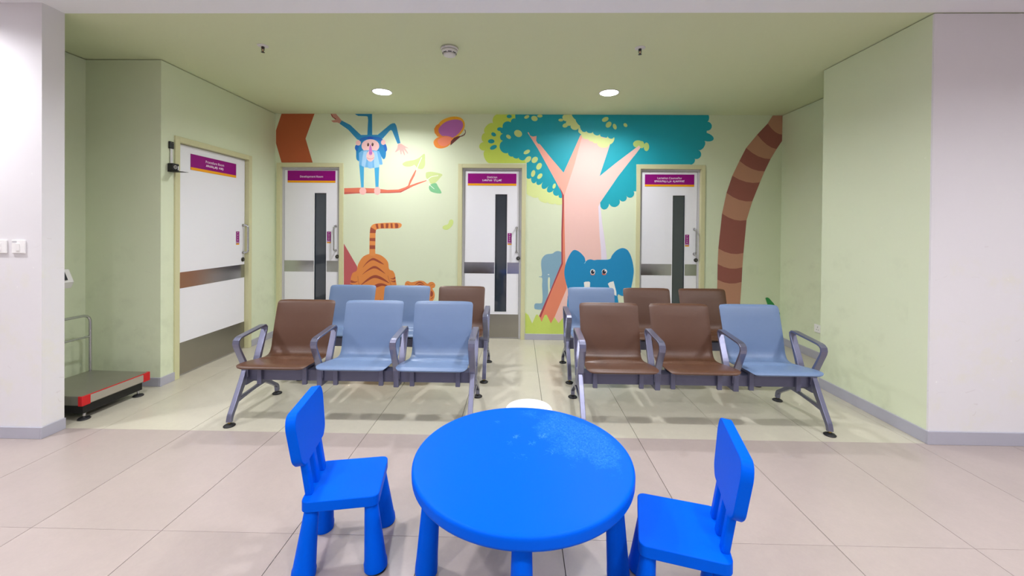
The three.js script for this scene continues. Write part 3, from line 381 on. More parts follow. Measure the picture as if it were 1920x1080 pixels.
// ---------------------------------------------------------------- lettering
// second lines of the door signs are in Tamil: each letter a few pen strokes in a unit box (y down)
const TAMIL = {
  pa: [0.8, 'M0,0 L0,1 L.8,1 L.8,0'], ma: [1, 'M0,0 L0,1 L.7,1 C1.05,1 1.05,.25 .72,.25 C.45,.25 .45,.6 .5,1'], ya: [0.95, 'M0,.1 L0,.75 C0,1.05 .42,1.05 .42,.75 L.42,.2 M.42,.8 C.45,1 .6,1 .95,1 L.95,0'],
  ra: [0.7, 'M0,1 L0,0 L.7,0 M.42,0 L.42,1 L.25,1.2'], aa: [0.6, 'M0,1 L0,.05 L.55,.05 L.55,1'], tta: [0.85, 'M0,0 L0,1 L.85,1'], ka: [0.95, 'M0,.1 L.95,.1 M.45,.1 L.45,1 C.05,1 0,.5 .35,.5 L.8,.5 C1,.55 1,1 .75,1'],
  ca: [0.95, 'M0,.1 L.95,.1 M.35,.1 L.35,1 C0,.95 0,.5 .35,.5 L.95,.5 L.95,1'], tha: [0.95, 'M0,.1 L.85,.1 M.35,.1 L.35,1 C0,.95 0,.5 .35,.5 L.7,.5 C1.05,.55 1,1.25 .4,1.3'], la: [1, 'M.35,.55 C0,.5 0,1 .25,1 C.55,1 .5,.05 .2,.1 M.42,.8 C.5,1 .6,1 .85,1 C1.05,.8 .95,.3 .75,.1'],
  va: [0.95, 'M.35,.55 C0,.5 0,1 .25,1 C.6,1 .55,.05 .2,.1 M.4,1 L.95,1 L.95,0'], nna: [1.35, 'M.3,.6 C0,.5 0,1 .25,1 C.5,1 .45,.1 .2,.1 M.45,1 C.4,.05 .8,.05 .78,1 M.78,1 C.75,.1 1.05,.1 1.05,1 M.8,.1 L1.35,.1 L1.35,1'],
  rra: [1, 'M0,1 L0,.35 C0,0 .42,0 .42,.35 L.42,1 M.42,.35 C.45,0 .95,0 .95,.5 C.95,1 .7,1.05 .62,.9 M.95,.6 C.95,1.3 .5,1.3 .2,1.3'], na: [0.95, 'M0,.1 L.9,.1 M.35,.1 L.35,1 M.35,.5 L.75,.5 C1.05,.6 1,1.2 .65,1.3'],
  u: [1, 'M.35,.42 C.05,.45 .05,.1 .32,.1 C.75,.1 .7,.9 .1,1 L1,1'], a: [1, 'M.42,.35 C.15,.2 .05,.6 .3,.6 C.65,.6 .6,0 .3,.02 M.5,.5 C.6,1.05 .1,1.05 0,.8 M.55,.65 L.95,.65 M.95,0 L.95,1'], e: [0.65, 'M.25,.7 C0,.65 0,1 .22,1 C.42,1 .4,.1 .2,.1 M.38,.6 C.35,.05 .62,.05 .62,.4 L.62,1'],
  ai: [0.9, 'M.2,.7 C0,.7 0,1 .2,1 C.4,1 .38,.2 .2,.2 M.55,.7 C.35,.7 .35,1 .55,1 C.75,1 .7,.1 .5,.1 L.9,.1 L.9,1'], uu: [0.25, 'M0,1 L.15,1 L.15,1.32 L-.4,1.32'], ii: [0.3, 'M-.2,0 C-.2,-.35 .25,-.35 .25,.05 L.25,.45'], dot: [0, 'M-.45,-.28 L-.44,-.28'], lla: [1, 'M.3,.55 C0,.5 0,1 .25,1 C.55,1 .5,.05 .2,.1 M.4,1 L.85,1 L.85,.1 L1.05,.1'], gap: [0.6, ''],
};
function tamilWidth(list) { return list.reduce((s, k) => s + TAMIL[k][0] + (TAMIL[k][0] ? 0.22 : 0), 0); }
function tamil(g, list, cx, y, size) {
  let x = cx - tamilWidth(list) * size / 2; g.lineWidth = size * 0.17; g.lineCap = 'round'; g.lineJoin = 'round';
  for (const k of list) {
    const [w, path] = TAMIL[k]; g.beginPath();
    for (const seg of path.split(/(?=[MLC])/)) {
      const n = seg.slice(1).trim().split(/[ ,]+/).map(Number); if (!seg.trim()) continue;
      const P = i => [x + n[i] * size, y + n[i + 1] * size];
      if (seg[0] === 'M') g.moveTo(...P(0)); else if (seg[0] === 'L') g.lineTo(...P(0)); else g.bezierCurveTo(...P(0), ...P(2), ...P(4));
    }
    g.stroke(); x += (w + (w ? 0.22 : 0)) * size;
  }
}
const PURPLE = '#8f0578', AMBER = '#f2a81d';
function signTex(text, second) {
  return canvasTex(1024, 256, (g, w, h) => {
    g.fillStyle = PURPLE; g.fillRect(0, 0, w, h); g.fillStyle = AMBER; g.fillRect(0, h * 0.83, w, h * 0.17);
    g.fillStyle = '#ffffff'; g.strokeStyle = '#ffffff'; g.textAlign = 'center'; g.textBaseline = 'alphabetic'; g.font = '56px sans-serif';
    g.fillText(text, w / 2, second ? 98 : 146);
    if (second) tamil(g, second, w / 2, 126, 31);
  });
}
const pushTex = canvasTex(128, 384, (g, w, h) => {
  g.fillStyle = PURPLE; g.fillRect(0, 0, w, h); g.fillStyle = AMBER; g.fillRect(0, h * 0.9, w, h * 0.1);
  g.fillStyle = '#ffffff'; g.strokeStyle = '#ffffff'; g.textAlign = 'center'; g.font = '58px sans-serif';
  'PUSH'.split('').forEach((c, i) => g.fillText(c, w / 2, 62 + i * 68)); tamil(g, ['tha', 'lla', 'dot', 'lla', 'uu'], w / 2, 302, 26);
});
const pushMat = phys({ map: pushTex, roughness: 0.25, clearcoat: 0.5, clearcoatRoughness: 0.1 });

// ---------------------------------------------------------------- doors
// local frame: x along the wall from the opening's left jamb, y up, z out of the wall
function makeDoor(w, sign, vision, o, label) {
  const d = new THREE.Group(); d.name = 'door_' + o.n; scene.add(d); d.position.set(...o.at); d.rotation.y = o.turn; tag(d, label, 'door', null, 'structure');
  const h = OPEN_H, p = 0.014, back = -0.15, line = o.lining;
  mesh('jamb', rspan(-FR, 0, 0, h + FR, back, p, 0.003), M.frame, d);
  mesh('jamb', rspan(w, w + FR, 0, h + FR, back, p, 0.003), M.frame, d);
  mesh('head', rspan(0, w, h, h + FR, back, p, 0.003), M.frame, d);
  if (line) { mesh('lining', span(0, line, 0, h - line, -0.1, -0.03), M.lining, d); mesh('lining', span(w - line, w, 0, h - line, -0.1, -0.03), M.lining, d); mesh('lining', span(0, w, h - line, h, -0.1, -0.026), M.lining, d); }
  const l0 = 0.004, l1 = w - 0.004, zf = -0.034, zk = -0.08, top = h - 0.004 - (line ? 0 : 0);
  const v0 = 0.41, v1 = 0.558, vy0 = 0.335, vy1 = 1.8;
  let leaf;
  if (vision) {
    const s = new THREE.Shape([[l0 + line, 0.006], [l1 - line, 0.006], [l1 - line, top - line], [l0 + line, top - line]].map(q => new THREE.Vector2(...q)));
    s.holes.push(new THREE.Path([[v0, vy0], [v0, vy1], [v1, vy1], [v1, vy0]].map(q => new THREE.Vector2(...q))));
    leaf = mesh('leaf', new THREE.ExtrudeGeometry(s, { depth: zf - zk, bevelEnabled: false }).translate(0, 0, zk), M.leaf, d);
    mesh('vision_panel', span(v0, v1, vy0, vy1, zf - 0.02, zf - 0.012), M.glass, d);
    const b = [[v0 - 0.006, v0, vy0, vy1], [v1, v1 + 0.006, vy0, vy1], [v0 - 0.006, v1 + 0.006, vy1, vy1 + 0.006], [v0 - 0.006, v1 + 0.006, vy0 - 0.006, vy0]];
    mesh('panel_bead', merge(b.map(([a, c, e, f]) => span(a, c, e, f, zf - 0.02, zf + 0.003))), M.leaf, d);
    mesh('steel_band', rspan(l0 + 0.001, v0 - 0.006, 0.81, 0.95, zf, zf + 0.0015, 0.0006), M.steel, d);
    mesh('steel_band', rspan(v1 + 0.006, l1 - 0.001, 0.81, 0.95, zf, zf + 0.0015, 0.0006), M.steel, d);
  } else {
    leaf = mesh('leaf', rspan(l0, l1, 0.006, top, zk, zf, 0.002), M.leaf, d);
    mesh('steel_band', rspan(l0 + 0.001, l1 - 0.001, 0.80, 0.947, zf, zf + 0.0015, 0.0006), M.steel, d);
  }
  mesh('kick_plate', uvMetres(rspan(l0 + 0.001, l1 - 0.001, 0.01, 0.302, zf, zf + 0.0015, 0.0006), 0.5), M.kick, d);
  const sg = mesh('sign_plate', new THREE.BoxGeometry(0.606, 0.15, 0.003).translate(o.sx, o.sy, zf + 0.0015), [M.edge, M.edge, M.edge, M.edge, sign, M.edge], d);
  sg.userData.label = 'purple sign plate with amber strip and white lettering';
  mesh('push_sticker', new THREE.BoxGeometry(0.05, 0.147, 0.0012).translate(o.px, 1.243, zf + 0.0006), [M.edge, M.edge, M.edge, M.edge, pushMat, M.edge], d).userData.label = 'small purple PUSH sticker';
  const hd = mesh('handle', pipe([[o.hx, 1.385, zf], [o.hx, 1.385, zf + 0.06], [o.hx, 1.08, zf + 0.06], [o.hx, 1.08, zf]], 0.0095, 0.028, 40, 12), M.chrome, d); hd.userData.label = 'chrome D-shaped pull handle';
  for (const y of [1.385, 1.08]) mesh('rose', lathe([[0, 0], [0.016, 0], [0.016, 0.005], [0, 0.006]], 20).rotateX(Math.PI / 2).translate(o.hx, y, zf), M.chrome, hd);
  const lk = mesh('lock', lathe([[0, 0], [0.024, 0], [0.024, 0.007], [0.02, 0.011], [0, 0.012]], 28).rotateX(Math.PI / 2).translate(o.lx, 1.003, zf), M.darkLock, d);
  mesh('keyway', rbox(0.006, 0.02, 0.006, 0.002, o.lx + 0.003, 1.003, zf + 0.012), M.chrome, lk);
  return d;
}
M.edge = std({ color: 0x8a0f72, roughness: 0.4 });
const signMat = (t, s) => phys({ map: signTex(t, s), roughness: 0.4, clearcoat: 0.12, clearcoatRoughness: 0.08, specularIntensity: 0.3 });
makeDoor(0.92, signMat('Procedure Room', ['e', 'ca', 'ya', 'la', 'dot', 'ma', 'uu', 'ai', 'rra', 'gap', 'a', 'ai', 'rra']), false, { n: 1, at: [XL, 0, -3.545], turn: Math.PI / 2, lining: 0, sx: 0.471, sy: 1.974, px: 0.805, hx: 0.888, lx: 0.885 }, 'white door signed Procedure Room on the left wall');
const place = (n, x, dy) => ({ n, at: [x, 0, ZB], turn: 0, lining: 0.026, sx: 0.368, sy: 1.986 + dy, px: 0.592, hx: 0.678, lx: 0.7 });
makeDoor(OPEN_W, signMat('Development Room'), true, place(2, doorsX[0], 0.018), 'white door signed Development Room with dark vision panel');
makeDoor(OPEN_W, signMat('Dietician', ['u', 'nna', 'va', 'ii', 'ya', 'la', 'dot', 'gap', 'na', 'ii', 'pa', 'uu', 'nna', 'ra', 'dot']), true, place(3, doorsX[1], -0.004), 'white door signed Dietician between tiger and tree mural');
makeDoor(OPEN_W, signMat('Lactation Counsellor', ['tha', 'aa', 'ya', 'dot', 'pa', 'dot', 'pa', 'aa', 'la', 'uu', 'tta', 'dot', 'tta', 'uu', 'ma', 'dot', 'gap', 'a', 'uu', 'e', 'la', 'aa', 'ca', 'ka', 'ra', 'dot']), true, place(4, doorsX[2], -0.002), 'white door signed Lactation Counsellor beside the tree mural');

// ---------------------------------------------------------------- waiting benches
// seat shell: one moulded sheet, seat and back in one curve; local x across, z towards the sitter's knees
function seatShell() {
  const prof = new THREE.CatmullRomCurve3([[0.262, 0.39], [0.252, 0.402], [0.232, 0.407], [0.15, 0.402], [0.03, 0.386], [-0.055, 0.377], [-0.1, 0.388], [-0.126, 0.425], [-0.14, 0.48], [-0.16, 0.56], [-0.19, 0.66], [-0.216, 0.742], [-0.226, 0.765], [-0.236, 0.776], [-0.246, 0.777]].map(([z, y]) => new THREE.Vector3(0, y, z)), false, 'centripetal');
  const N = 64, T = 14, len = prof.getLength(), th = 0.013, pos = [], idx = [];
  const half = u => 0.2475 - 0.02 * Math.min(1, Math.max(0, (u - 0.12) / 0.33)) + 0.006 * Math.max(0, u - 0.5) * 2;
  const us = []; for (let i = 0; i <= N; i++) { const k = i / N; us.push(k - Math.sin(2 * Math.PI * k) / (2 * Math.PI) * 0.55); }
  const row = side => {
    for (const u of us) {
      const p = prof.getPointAt(u), t = prof.getTangentAt(u), n = new THREE.Vector3(0, t.z, -t.y); if (u < 0.3 ? n.y < 0 : n.z < 0 && n.y < 0) n.negate();
      const r0 = u < 0.5 ? 0.045 : 0.038, d = Math.min(u, 1 - u) * len;
      let w = half(u); if (d < r0) w -= r0 - Math.sqrt(Math.max(0, r0 * r0 - (r0 - d) * (r0 - d)));
      for (let j = 0; j <= T; j++) {
        const a = -1 + 2 * j / T, dish = 0.01 * (a * a - 1) * Math.sin(Math.min(1, u * 1.15) * Math.PI), e = Math.pow(Math.abs(a), 10) * 0.0045;
        const off = side * (th / 2 - e) + dish;
        pos.push(a * w, p.y + n.y * off, p.z + n.z * off);
      }
    }
  };
  row(1); row(-1);
  const W = T + 1, S = (N + 1) * W;
  for (let i = 0; i < N; i++) for (let j = 0; j < T; j++) {
    const a = i * W + j, b = a + 1, c = a + W, d = c + 1;
    idx.push(a, b, c, b, d, c, S + a, S + c, S + b, S + b, S + c, S + d);
  }
  for (let i = 0; i < N; i++) for (const j of [0, T]) { const a = i * W + j, c = a + W; if (j) idx.push(a, S + a, c, S + a, S + c, c); else idx.push(a, c, S + a, S + a, c, S + c); }
  for (let j = 0; j < T; j++) for (const i of [0, N]) { const a = i * W + j, b = a + 1; if (i) idx.push(a, b, S + a, b, S + b, S + a); else idx.push(a, S + a, b, b, S + a, S + b); }
  const g = new THREE.BufferGeometry(); g.setAttribute('position', new THREE.Float32BufferAttribute(pos, 3)); g.setIndex(idx); g.computeVertexNormals();
  const uv = []; for (let i = 0; i < pos.length; i += 3) uv.push(pos[i] / 0.12, (pos[i + 1] + pos[i + 2]) / 0.12); g.setAttribute('uv', new THREE.Float32BufferAttribute(uv, 2)); return g;
}
const shellGeo = seatShell();
const armGeo = merge([
  ribbon([[0.105, 0.285], [0.112, 0.36], [0.232, 0.58], [-0.125, 0.612], [-0.02, 0.36], [0.0, 0.285]], [0.024, 0.02, 0.015, 0.013, 0.013, 0.015, 0.02, 0.03, 0.03], 0.046, [0.03, 0.075, 0.05, 0.04]),
]);
const armBase = rspan(-0.019, 0.019, 0.225, 0.345, -0.012, 0.125, 0.005);
const frontLeg = ribbon([[0.105, 0.315], [0.262, 0.062], [0.268, 0.03]], [0.056, 0.046, 0.04, 0.034, 0.03, 0.027], 0.034, 0.02);
const rearLeg = ribbon([[0.07, 0.262], [-0.1, 0.185], [-0.272, 0.072], [-0.278, 0.028]], [0.044, 0.036, 0.03, 0.026, 0.026], 0.03, 0.02);
const brace = ribbon([[0.19, 0.148], [-0.11, 0.172]], [0.03, 0.019, 0.018, 0.028], 0.024, 0.05);
const stemGeo = lathe([[0, 0.012], [0.008, 0.012], [0.008, 0.034], [0, 0.034]], 14);
const padGeo = lathe([[0, 0], [0.035, 0], [0.037, 0.005], [0.03, 0.011], [0.014, 0.018], [0, 0.019]], 28);
const bracketGeo = merge([rspan(-0.016, 0.016, 0.232, 0.372, 0.095, 0.118, 0.003), rspan(-0.016, 0.016, 0.345, 0.376, -0.06, 0.118, 0.003), rspan(-0.016, 0.016, 0.232, 0.36, -0.018, 0.004, 0.003)]);
const PITCH = 0.555;
function makeBench(x, z, colours, label) {
  const b = thing('waiting_bench', label, 'bench', [x, 0, z], 0, 'three-seat waiting benches');
  const beam = mesh('beam', rspan(-0.825, 0.825, 0.252, 0.335, 0.004, 0.094, 0.006), M.beam, b);
  for (const s of [-1, 1]) mesh('end_cap', rspan(s * 0.829 - 0.006, s * 0.829 + 0.006, 0.249, 0.338, 0.001, 0.097, 0.004), M.beam, beam);
  colours.forEach((c, i) => {
    const sx = (i - 1) * PITCH, sh = mesh('seat_shell', shellGeo, M[c + 'Seat'], b); sh.position.x = sx;
    sh.userData.label = (c === 'brown' ? 'brown' : 'pale blue') + ' moulded seat with backrest';
    for (const k of [-0.165, 0.165]) { const q = mesh('seat_bracket', bracketGeo, M.beam, b); q.position.x = sx + k; }
  });
  for (let i = 0; i < 4; i++) {
    const ax = (i - 1.5) * PITCH * (i === 0 || i === 3 ? 0.992 : 1);
    const a = mesh('armrest', armGeo, M.alu, b); a.position.x = ax; mesh('armrest_base', armBase, M.beam, a);
  }
  for (const s of [-1, 1]) {
    const lx = s * 0.826;
    const f = mesh('leg', frontLeg, M.alu, b); f.position.x = lx; const r = mesh('leg', rearLeg, M.alu, b); r.position.x = lx;
    const br = mesh('leg_brace', brace, M.alu, b); br.position.x = lx;
    for (const [leg, pz] of [[f, 0.268], [r, -0.278]]) { mesh('foot_stem', stemGeo, M.brass, leg).position.z = pz; mesh('foot_pad', padGeo, M.rubber, leg).position.z = pz; }
  }
  return b;
}
makeBench(-1.145, -2.978, ['brown', 'blue', 'blue'], 'front bench on the left, one brown seat then two pale blue');
makeBench(1.281, -2.997, ['brown', 'brown', 'blue'], 'front bench on the right, two brown seats then one pale blue');
makeBench(-1.12, -3.832, ['blue', 'blue', 'brown'], 'rear bench before the tiger mural, two pale blue seats then one brown');
makeBench(1.294, -3.845, ['blue', 'brown', 'brown'], 'rear bench before the elephant mural, one pale blue seat then two brown');

// ---------------------------------------------------------------- children's furniture, one blue plastic family
function coneLeg(h, rt, rb) { return lathe([[0, h], [rt, h], [rt + (rb - rt) * 0.25, h * 0.75], [rt + (rb - rt) * 0.55, h * 0.45], [rt + (rb - rt) * 0.85, h * 0.15], [rb, 0.03], [rb, 0.006], [rb - 0.002, 0.004], [0, 0.004]], 32); }
const footRing = r => lathe([[0, 0], [r - 0.004, 0], [r - 0.002, 0.006], [0, 0.007]], 32);
function leanLeg(parent, geo, ring, foot, top, h, mat) {   // a leg from its foot on the floor to a point under the top
  const l = mesh('leg', geo, mat, parent); l.position.set(foot[0], 0, foot[1]);
  const dir = new THREE.Vector3(top[0] - foot[0], h, top[1] - foot[1]).normalize(); l.quaternion.setFromUnitVectors(new THREE.Vector3(0, 1, 0), dir);
  const r = mesh('foot_ring', ring, M.black, l); r.quaternion.copy(l.quaternion).invert(); return l;
}
function roundedRect(w, d, r) {
  const s = new THREE.Shape(), x = -w / 2, y = -d / 2;
  s.moveTo(x + r, y); s.lineTo(x + w - r, y); s.quadraticCurveTo(x + w, y, x + w, y + r); s.lineTo(x + w, y + d - r); s.quadraticCurveTo(x + w, y + d, x + w - r, y + d); s.lineTo(x + r, y + d); s.quadraticCurveTo(x, y + d, x, y + d - r); s.lineTo(x, y + r); s.quadraticCurveTo(x, y, x + r, y); return s;
}
const chairLeg = coneLeg(0.268, 0.025, 0.045), chairRing = footRing(0.045);
const seatGeo = new THREE.ExtrudeGeometry(roundedRect(0.286, 0.28, 0.028), { depth: 0.034, bevelEnabled: true, bevelThickness: 0.004, bevelSize: 0.004, bevelSegments: 3, curveSegments: 8 }).rotateX(-Math.PI / 2).translate(0, 0.262, 0);
const panelShape = new THREE.Shape(); {
  const P = [[-0.118, 0.432], [0.118, 0.432], [0.15, 0.462], [0.172, 0.608], [0.152, 0.645], [-0.152, 0.645], [-0.172, 0.608], [-0.15, 0.462]], rr = [0.012, 0.012, 0.018, 0.022, 0.022, 0.022, 0.022, 0.018];
  P.forEach((p, i) => {
    const q = P[(i + 7) % 8], n = P[(i + 1) % 8], un = (a, b, k) => { const l = Math.hypot(b[0] - a[0], b[1] - a[1]), f = Math.min(k, l * 0.48) / l; return [a[0] + (b[0] - a[0]) * f, a[1] + (b[1] - a[1]) * f]; };
    const a = un(p, q, rr[i]), b = un(p, n, rr[i]); if (i === 0) panelShape.moveTo(...a); else panelShape.lineTo(...a); panelShape.quadraticCurveTo(p[0], p[1], ...b);
  });
}
const LEAN = -0.115;
const backPanel = new THREE.ExtrudeGeometry(panelShape, { depth: 0.029, bevelEnabled: true, bevelThickness: 0.0045, bevelSize: 0.004, bevelSegments: 3, curveSegments: 8 }).translate(0, -0.432, -0.0145).rotateX(0).rotateY(Math.PI / 2).rotateZ(-LEAN).translate(-0.152, 0.432, 0);
function makeChildChair(pos, turn, label) {
  const c = thing('child_chair', label, 'chair', pos, turn, 'blue plastic children\'s chairs');
  mesh('seat', seatGeo, M.bluePlastic, c);
  for (const [sx, sz] of [[1, 1], [1, -1], [-1, 1], [-1, -1]]) leanLeg(c, chairLeg, chairRing, [sx * 0.137, sz * 0.13], [sx * 0.112, sz * 0.108], 0.268, M.bluePlastic);
  for (const s of [-1, 0, 1]) { const g = rbox(0.028, 0.19, 0.038, 0.009, 0, 0.095, 0, 3); const m = mesh('spindle', g, M.bluePlastic, c); m.position.set(-0.128, 0.294, s * 0.082); m.rotation.z = 0.155; }
  mesh('back_panel', backPanel, M.bluePlastic, c);
  return c;
}
makeChildChair([-0.719, 0, -1.700], 0.18, 'small blue plastic chair left of the round table');
makeChildChair([0.598, 0, -1.464], 2.868, 'small blue plastic chair right of the round table');
{
  const t = thing('child_table', 'round blue plastic children\'s table with scuffed top', 'table', [0.0246, 0, -1.576]);
  // worn top: pale rubbed patch of countless fine scratches on one side and a few scribbles in the middle
  const worn = canvasTex(1024, 1024, (g, w, h) => {
    g.fillStyle = '#005adc'; g.fillRect(0, 0, w, h); g.lineCap = 'round';
    const px = (x, y) => [w / 2 + x * w / 2, h / 2 + y * h / 2];
    const mask = layered(128, [[5, 1], [13, 1], [30, 0.6]]);
    for (let i = 0; i < 34000; i++) {
      const rr = Math.sqrt(rnd()) * 0.95, an = -1.6 + rnd() * 2.3, x = rr * Math.cos(an), y = rr * Math.sin(an);
      const m = mask[Math.floor((y + 1) * 63) * 128 + Math.floor((x + 1) * 63)];
      const inside = Math.min(1, (rr - 0.32) / 0.3) * Math.min(1, (0.96 - rr) / 0.08) * Math.min(1, (an + 1.6) / 0.5) * Math.min(1, (0.7 - an) / 0.7);
      if (inside + (m - 0.5) * 2.2 < 0.3 + rnd() * 0.6) continue;
      g.globalAlpha = 0.07 + rnd() * 0.1; g.strokeStyle = '#a8c2ff'; g.lineWidth = 0.6 + rnd() * 1.1;
      const [a, b] = px(x, y), q = rnd() * 6.28, l = 2 + rnd() * 9; g.beginPath(); g.moveTo(a, b); g.lineTo(a + Math.cos(q) * l, b + Math.sin(q) * l); g.stroke();
    }
    for (const [x, y, n, s] of [[-0.06, -0.32, 60, 0.05], [-0.26, -0.62, 26, 0.045], [0.1, -0.2, 34, 0.06], [0.2, -0.34, 60, 0.07], [-0.12, -0.2, 24, 0.05], [0.12, -0.5, 16, 0.03], [-0.02, 0.02, 18, 0.08], [0.28, -0.05, 20, 0.09]]) for (let i = 0; i < n; i++) {
      g.globalAlpha = 0.15 + rnd() * 0.3; g.strokeStyle = '#b9ccff'; g.lineWidth = 0.7 + rnd(); const r = () => (rnd() + rnd() - 1) * s;
      const [a, b] = px(x + r(), y + r()), [c, d] = px(x + r(), y + r()), k = 0.35; g.beginPath(); g.moveTo(a, b); g.lineTo(a + (c - a) * k, b + (d - b) * k); g.stroke();
    }
    g.globalAlpha = 1;
  });
  const topMat = phys({ map: worn, roughness: 0.42, bumpMap: leatherBump, bumpScale: 0.0001, specularIntensity: 0.08 });
  const g = lathe([[0, 0.43], [0.412, 0.43], [0.42, 0.434], [0.4235, 0.44], [0.4245, 0.445], [0.4252, 0.466], [0.4249, 0.471], [0.4232, 0.476], [0.42, 0.4792], [0.4155, 0.4803], [0.41, 0.4805], [0.2, 0.4805], [0, 0.4805]], 96);
  const p = g.attributes.position, uv = g.attributes.uv; for (let i = 0; i < p.count; i++) uv.setXY(i, 0.5 + p.getX(i) / 0.86, 0.5 - p.getZ(i) / 0.86);
  mesh('table_top', g, topMat, t);
  const lg = coneLeg(0.435, 0.03, 0.044), rg = footRing(0.044);
  for (let k = 0; k < 4; k++) { const a = k * Math.PI / 2 + 0.015; leanLeg(t, lg, rg, [Math.cos(a) * 0.38, Math.sin(a) * 0.38], [Math.cos(a) * 0.352, Math.sin(a) * 0.352], 0.435, M.bluePlastic); }
}
{
  const s = thing('child_stool', 'white round plastic stool peeking out behind the blue table', 'stool', [0.073, 0, -2.395], 0.5);
  mesh('seat', lathe([[0, 0.262], [0.132, 0.262], [0.139, 0.267], [0.142, 0.278], [0.14, 0.29], [0.134, 0.298], [0.12, 0.3], [0, 0.3]], 48), M.whitePlastic, s);
  for (let k = 0; k < 4; k++) { const a = k * Math.PI / 2 + 0.4; leanLeg(s, chairLeg, chairRing, [Math.cos(a) * 0.13, Math.sin(a) * 0.13], [Math.cos(a) * 0.095, Math.sin(a) * 0.095], 0.268, M.whitePlastic); }
}

// ---------------------------------------------------------------- platform scale in the niche
{
  const s = thing('platform_scale', 'steel platform floor scale with red corner guards and handrail', 'scale', [-3.26, 0, -2.975], -0.035);
  const X = 0.255, Z = 0.245, top = 0.18;
  mesh('platform', rspan(-X, X, top - 0.066, top, -Z, Z, 0.004), M.steelDull, s);
  const side = mesh('platform_skirt', rspan(X - 0.004, X + 0.004, top - 0.06, top - 0.006, -Z + 0.02, Z - 0.045, 0.0015), M.steelPale, s);
  mesh('edge_line', rspan(X - 0.003, X + 0.0035, top - 0.0055, top + 0.001, -Z + 0.02, Z - 0.045, 0.001), M.redCap, s);
  for (const [a, b] of [[1, 1], [1, -1]]) mesh('corner_guard', merge([rspan(a * X - 0.006, a * X + 0.006, top - 0.067, top + 0.0015, b * (Z - 0.025) - 0.025, b * (Z - 0.025) + 0.03, 0.003), rspan(a * (X - 0.012) - 0.014, a * (X - 0.012) + 0.016, top - 0.067, top + 0.0015, b * Z - 0.002, b * Z + 0.006, 0.003)]), M.redCap, s);
  const base = mesh('base_frame', merge([rspan(-X + 0.04, X - 0.03, 0.045, top - 0.064, -Z + 0.03, Z - 0.03, 0.004)]), M.black, s);
  for (const [a, b] of [[1, 1], [1, -1], [-1, 1], [-1, -1]]) { const f = mesh('foot', lathe([[0, 0], [0.034, 0], [0.036, 0.005], [0.03, 0.012], [0.01, 0.016], [0, 0.016]], 24).translate(a * (X - 0.045), 0, b * (Z - 0.05)), M.rubber, s); mesh('foot_stem', lathe([[0, 0.014], [0.009, 0.014], [0.009, 0.05], [0, 0.05]], 14).translate(a * (X - 0.045), 0, b * (Z - 0.05)), M.chrome, f); }
  mesh('handrail', pipe([[-X + 0.02, top - 0.004, -Z + 0.02], [-X + 0.02, 0.64, -Z + 0.02], [-X + 0.02, 0.64, Z - 0.02], [-X + 0.02, top - 0.004, Z - 0.02]], 0.0105, 0.06, 60, 12), M.chrome, s);
  mesh('mid_rail', pipe([[-X + 0.02, 0.465, -Z + 0.02], [-X + 0.02, 0.465, Z - 0.02]], 0.008, 0.01, 4, 12), M.chrome, s);
  mesh('column', pipe([[-X - 0.03, 0.1, 0], [-X - 0.03, 0.9, 0]], 0.016, 0.01, 4, 14), M.chrome, s);
  const hs = new THREE.Shape([[-0.06, -0.07], [0.055, -0.06], [0.075, -0.02], [0.035, 0.07], [-0.03, 0.075], [-0.06, 0.03]].map(q => new THREE.Vector2(...q)));
  const head = mesh('display_head', new THREE.ExtrudeGeometry(hs, { depth: 0.2, bevelEnabled: true, bevelThickness: 0.01, bevelSize: 0.008, bevelSegments: 3 }).translate(-X - 0.06, 0.945, -0.1), M.offWhite, s);
  mesh('display_window', rbox(0.07, 0.004, 0.13, 0.0015, 0, 0, 0, 2).rotateZ(-1.15).translate(-X - 0.06 + 0.0685, 0.945 + 0.031, 0), M.screen, head);
  mesh('bottom_plate', rspan(-X - 0.1, -X - 0.01, 0.866, 0.874, -0.07, 0.07, 0.002), M.black, head);
}

// ---------------------------------------------------------------- small fixtures
{
  const s = thing('height_rule', 'black and white wall-mounted height measuring rule beside the procedure room door', 'height rule', [XL, 1.845, -3.455], Math.PI / 2);
  mesh('top_bracket', rspan(-0.02, 0.024, 0.2, 0.262, 0, 0.014, 0.003), M.black, s);
  mesh('tape', rspan(-0.008, 0.016, 0.06, 0.206, 0.007, 0.009, 0.0006), M.offWhite, s);
  const h = mesh('housing', rspan(-0.03, 0.038, 0.005, 0.07, 0, 0.05, 0.007), M.black, s);
  mesh('emblem_ring', new THREE.TorusGeometry(0.014, 0.0018, 8, 28).translate(-0.004, 0.038, 0.0505), M.offWhite, h);
  mesh('emblem', merge([rbox(0.003, 0.013, 0.001, 0.0004, -0.006, 0.04, 0.0505), rbox(0.01, 0.003, 0.001, 0.0004, -0.001, 0.034, 0.0505)]), M.offWhite, h);
  mesh('reading_window', rspan(0.02, 0.034, 0.015, 0.05, 0.0495, 0.0515, 0.0006), M.lining, h);
  const arm = new THREE.Shape([[0, 0.006], [0.135, -0.004], [0.135, -0.006], [0, -0.006]].map(q => new THREE.Vector2(...q)));
  mesh('head_plate', new THREE.ExtrudeGeometry(arm, { depth: 0.06, bevelEnabled: false }).rotateY(-Math.PI / 2).translate(0.034, 0.002, 0), M.black, s);
  mesh('screw', lathe([[0, 0], [0.003, 0], [0.003, 0.002], [0, 0.0025]], 10).rotateX(Math.PI / 2).translate(-0.006, 0.25, 0.014), M.chrome, s); mesh('screw', lathe([[0, 0], [0.003, 0], [0.003, 0.002], [0, 0.0025]], 10).rotateX(Math.PI / 2).translate(0.012, 0.25, 0.014), M.chrome, s);
}
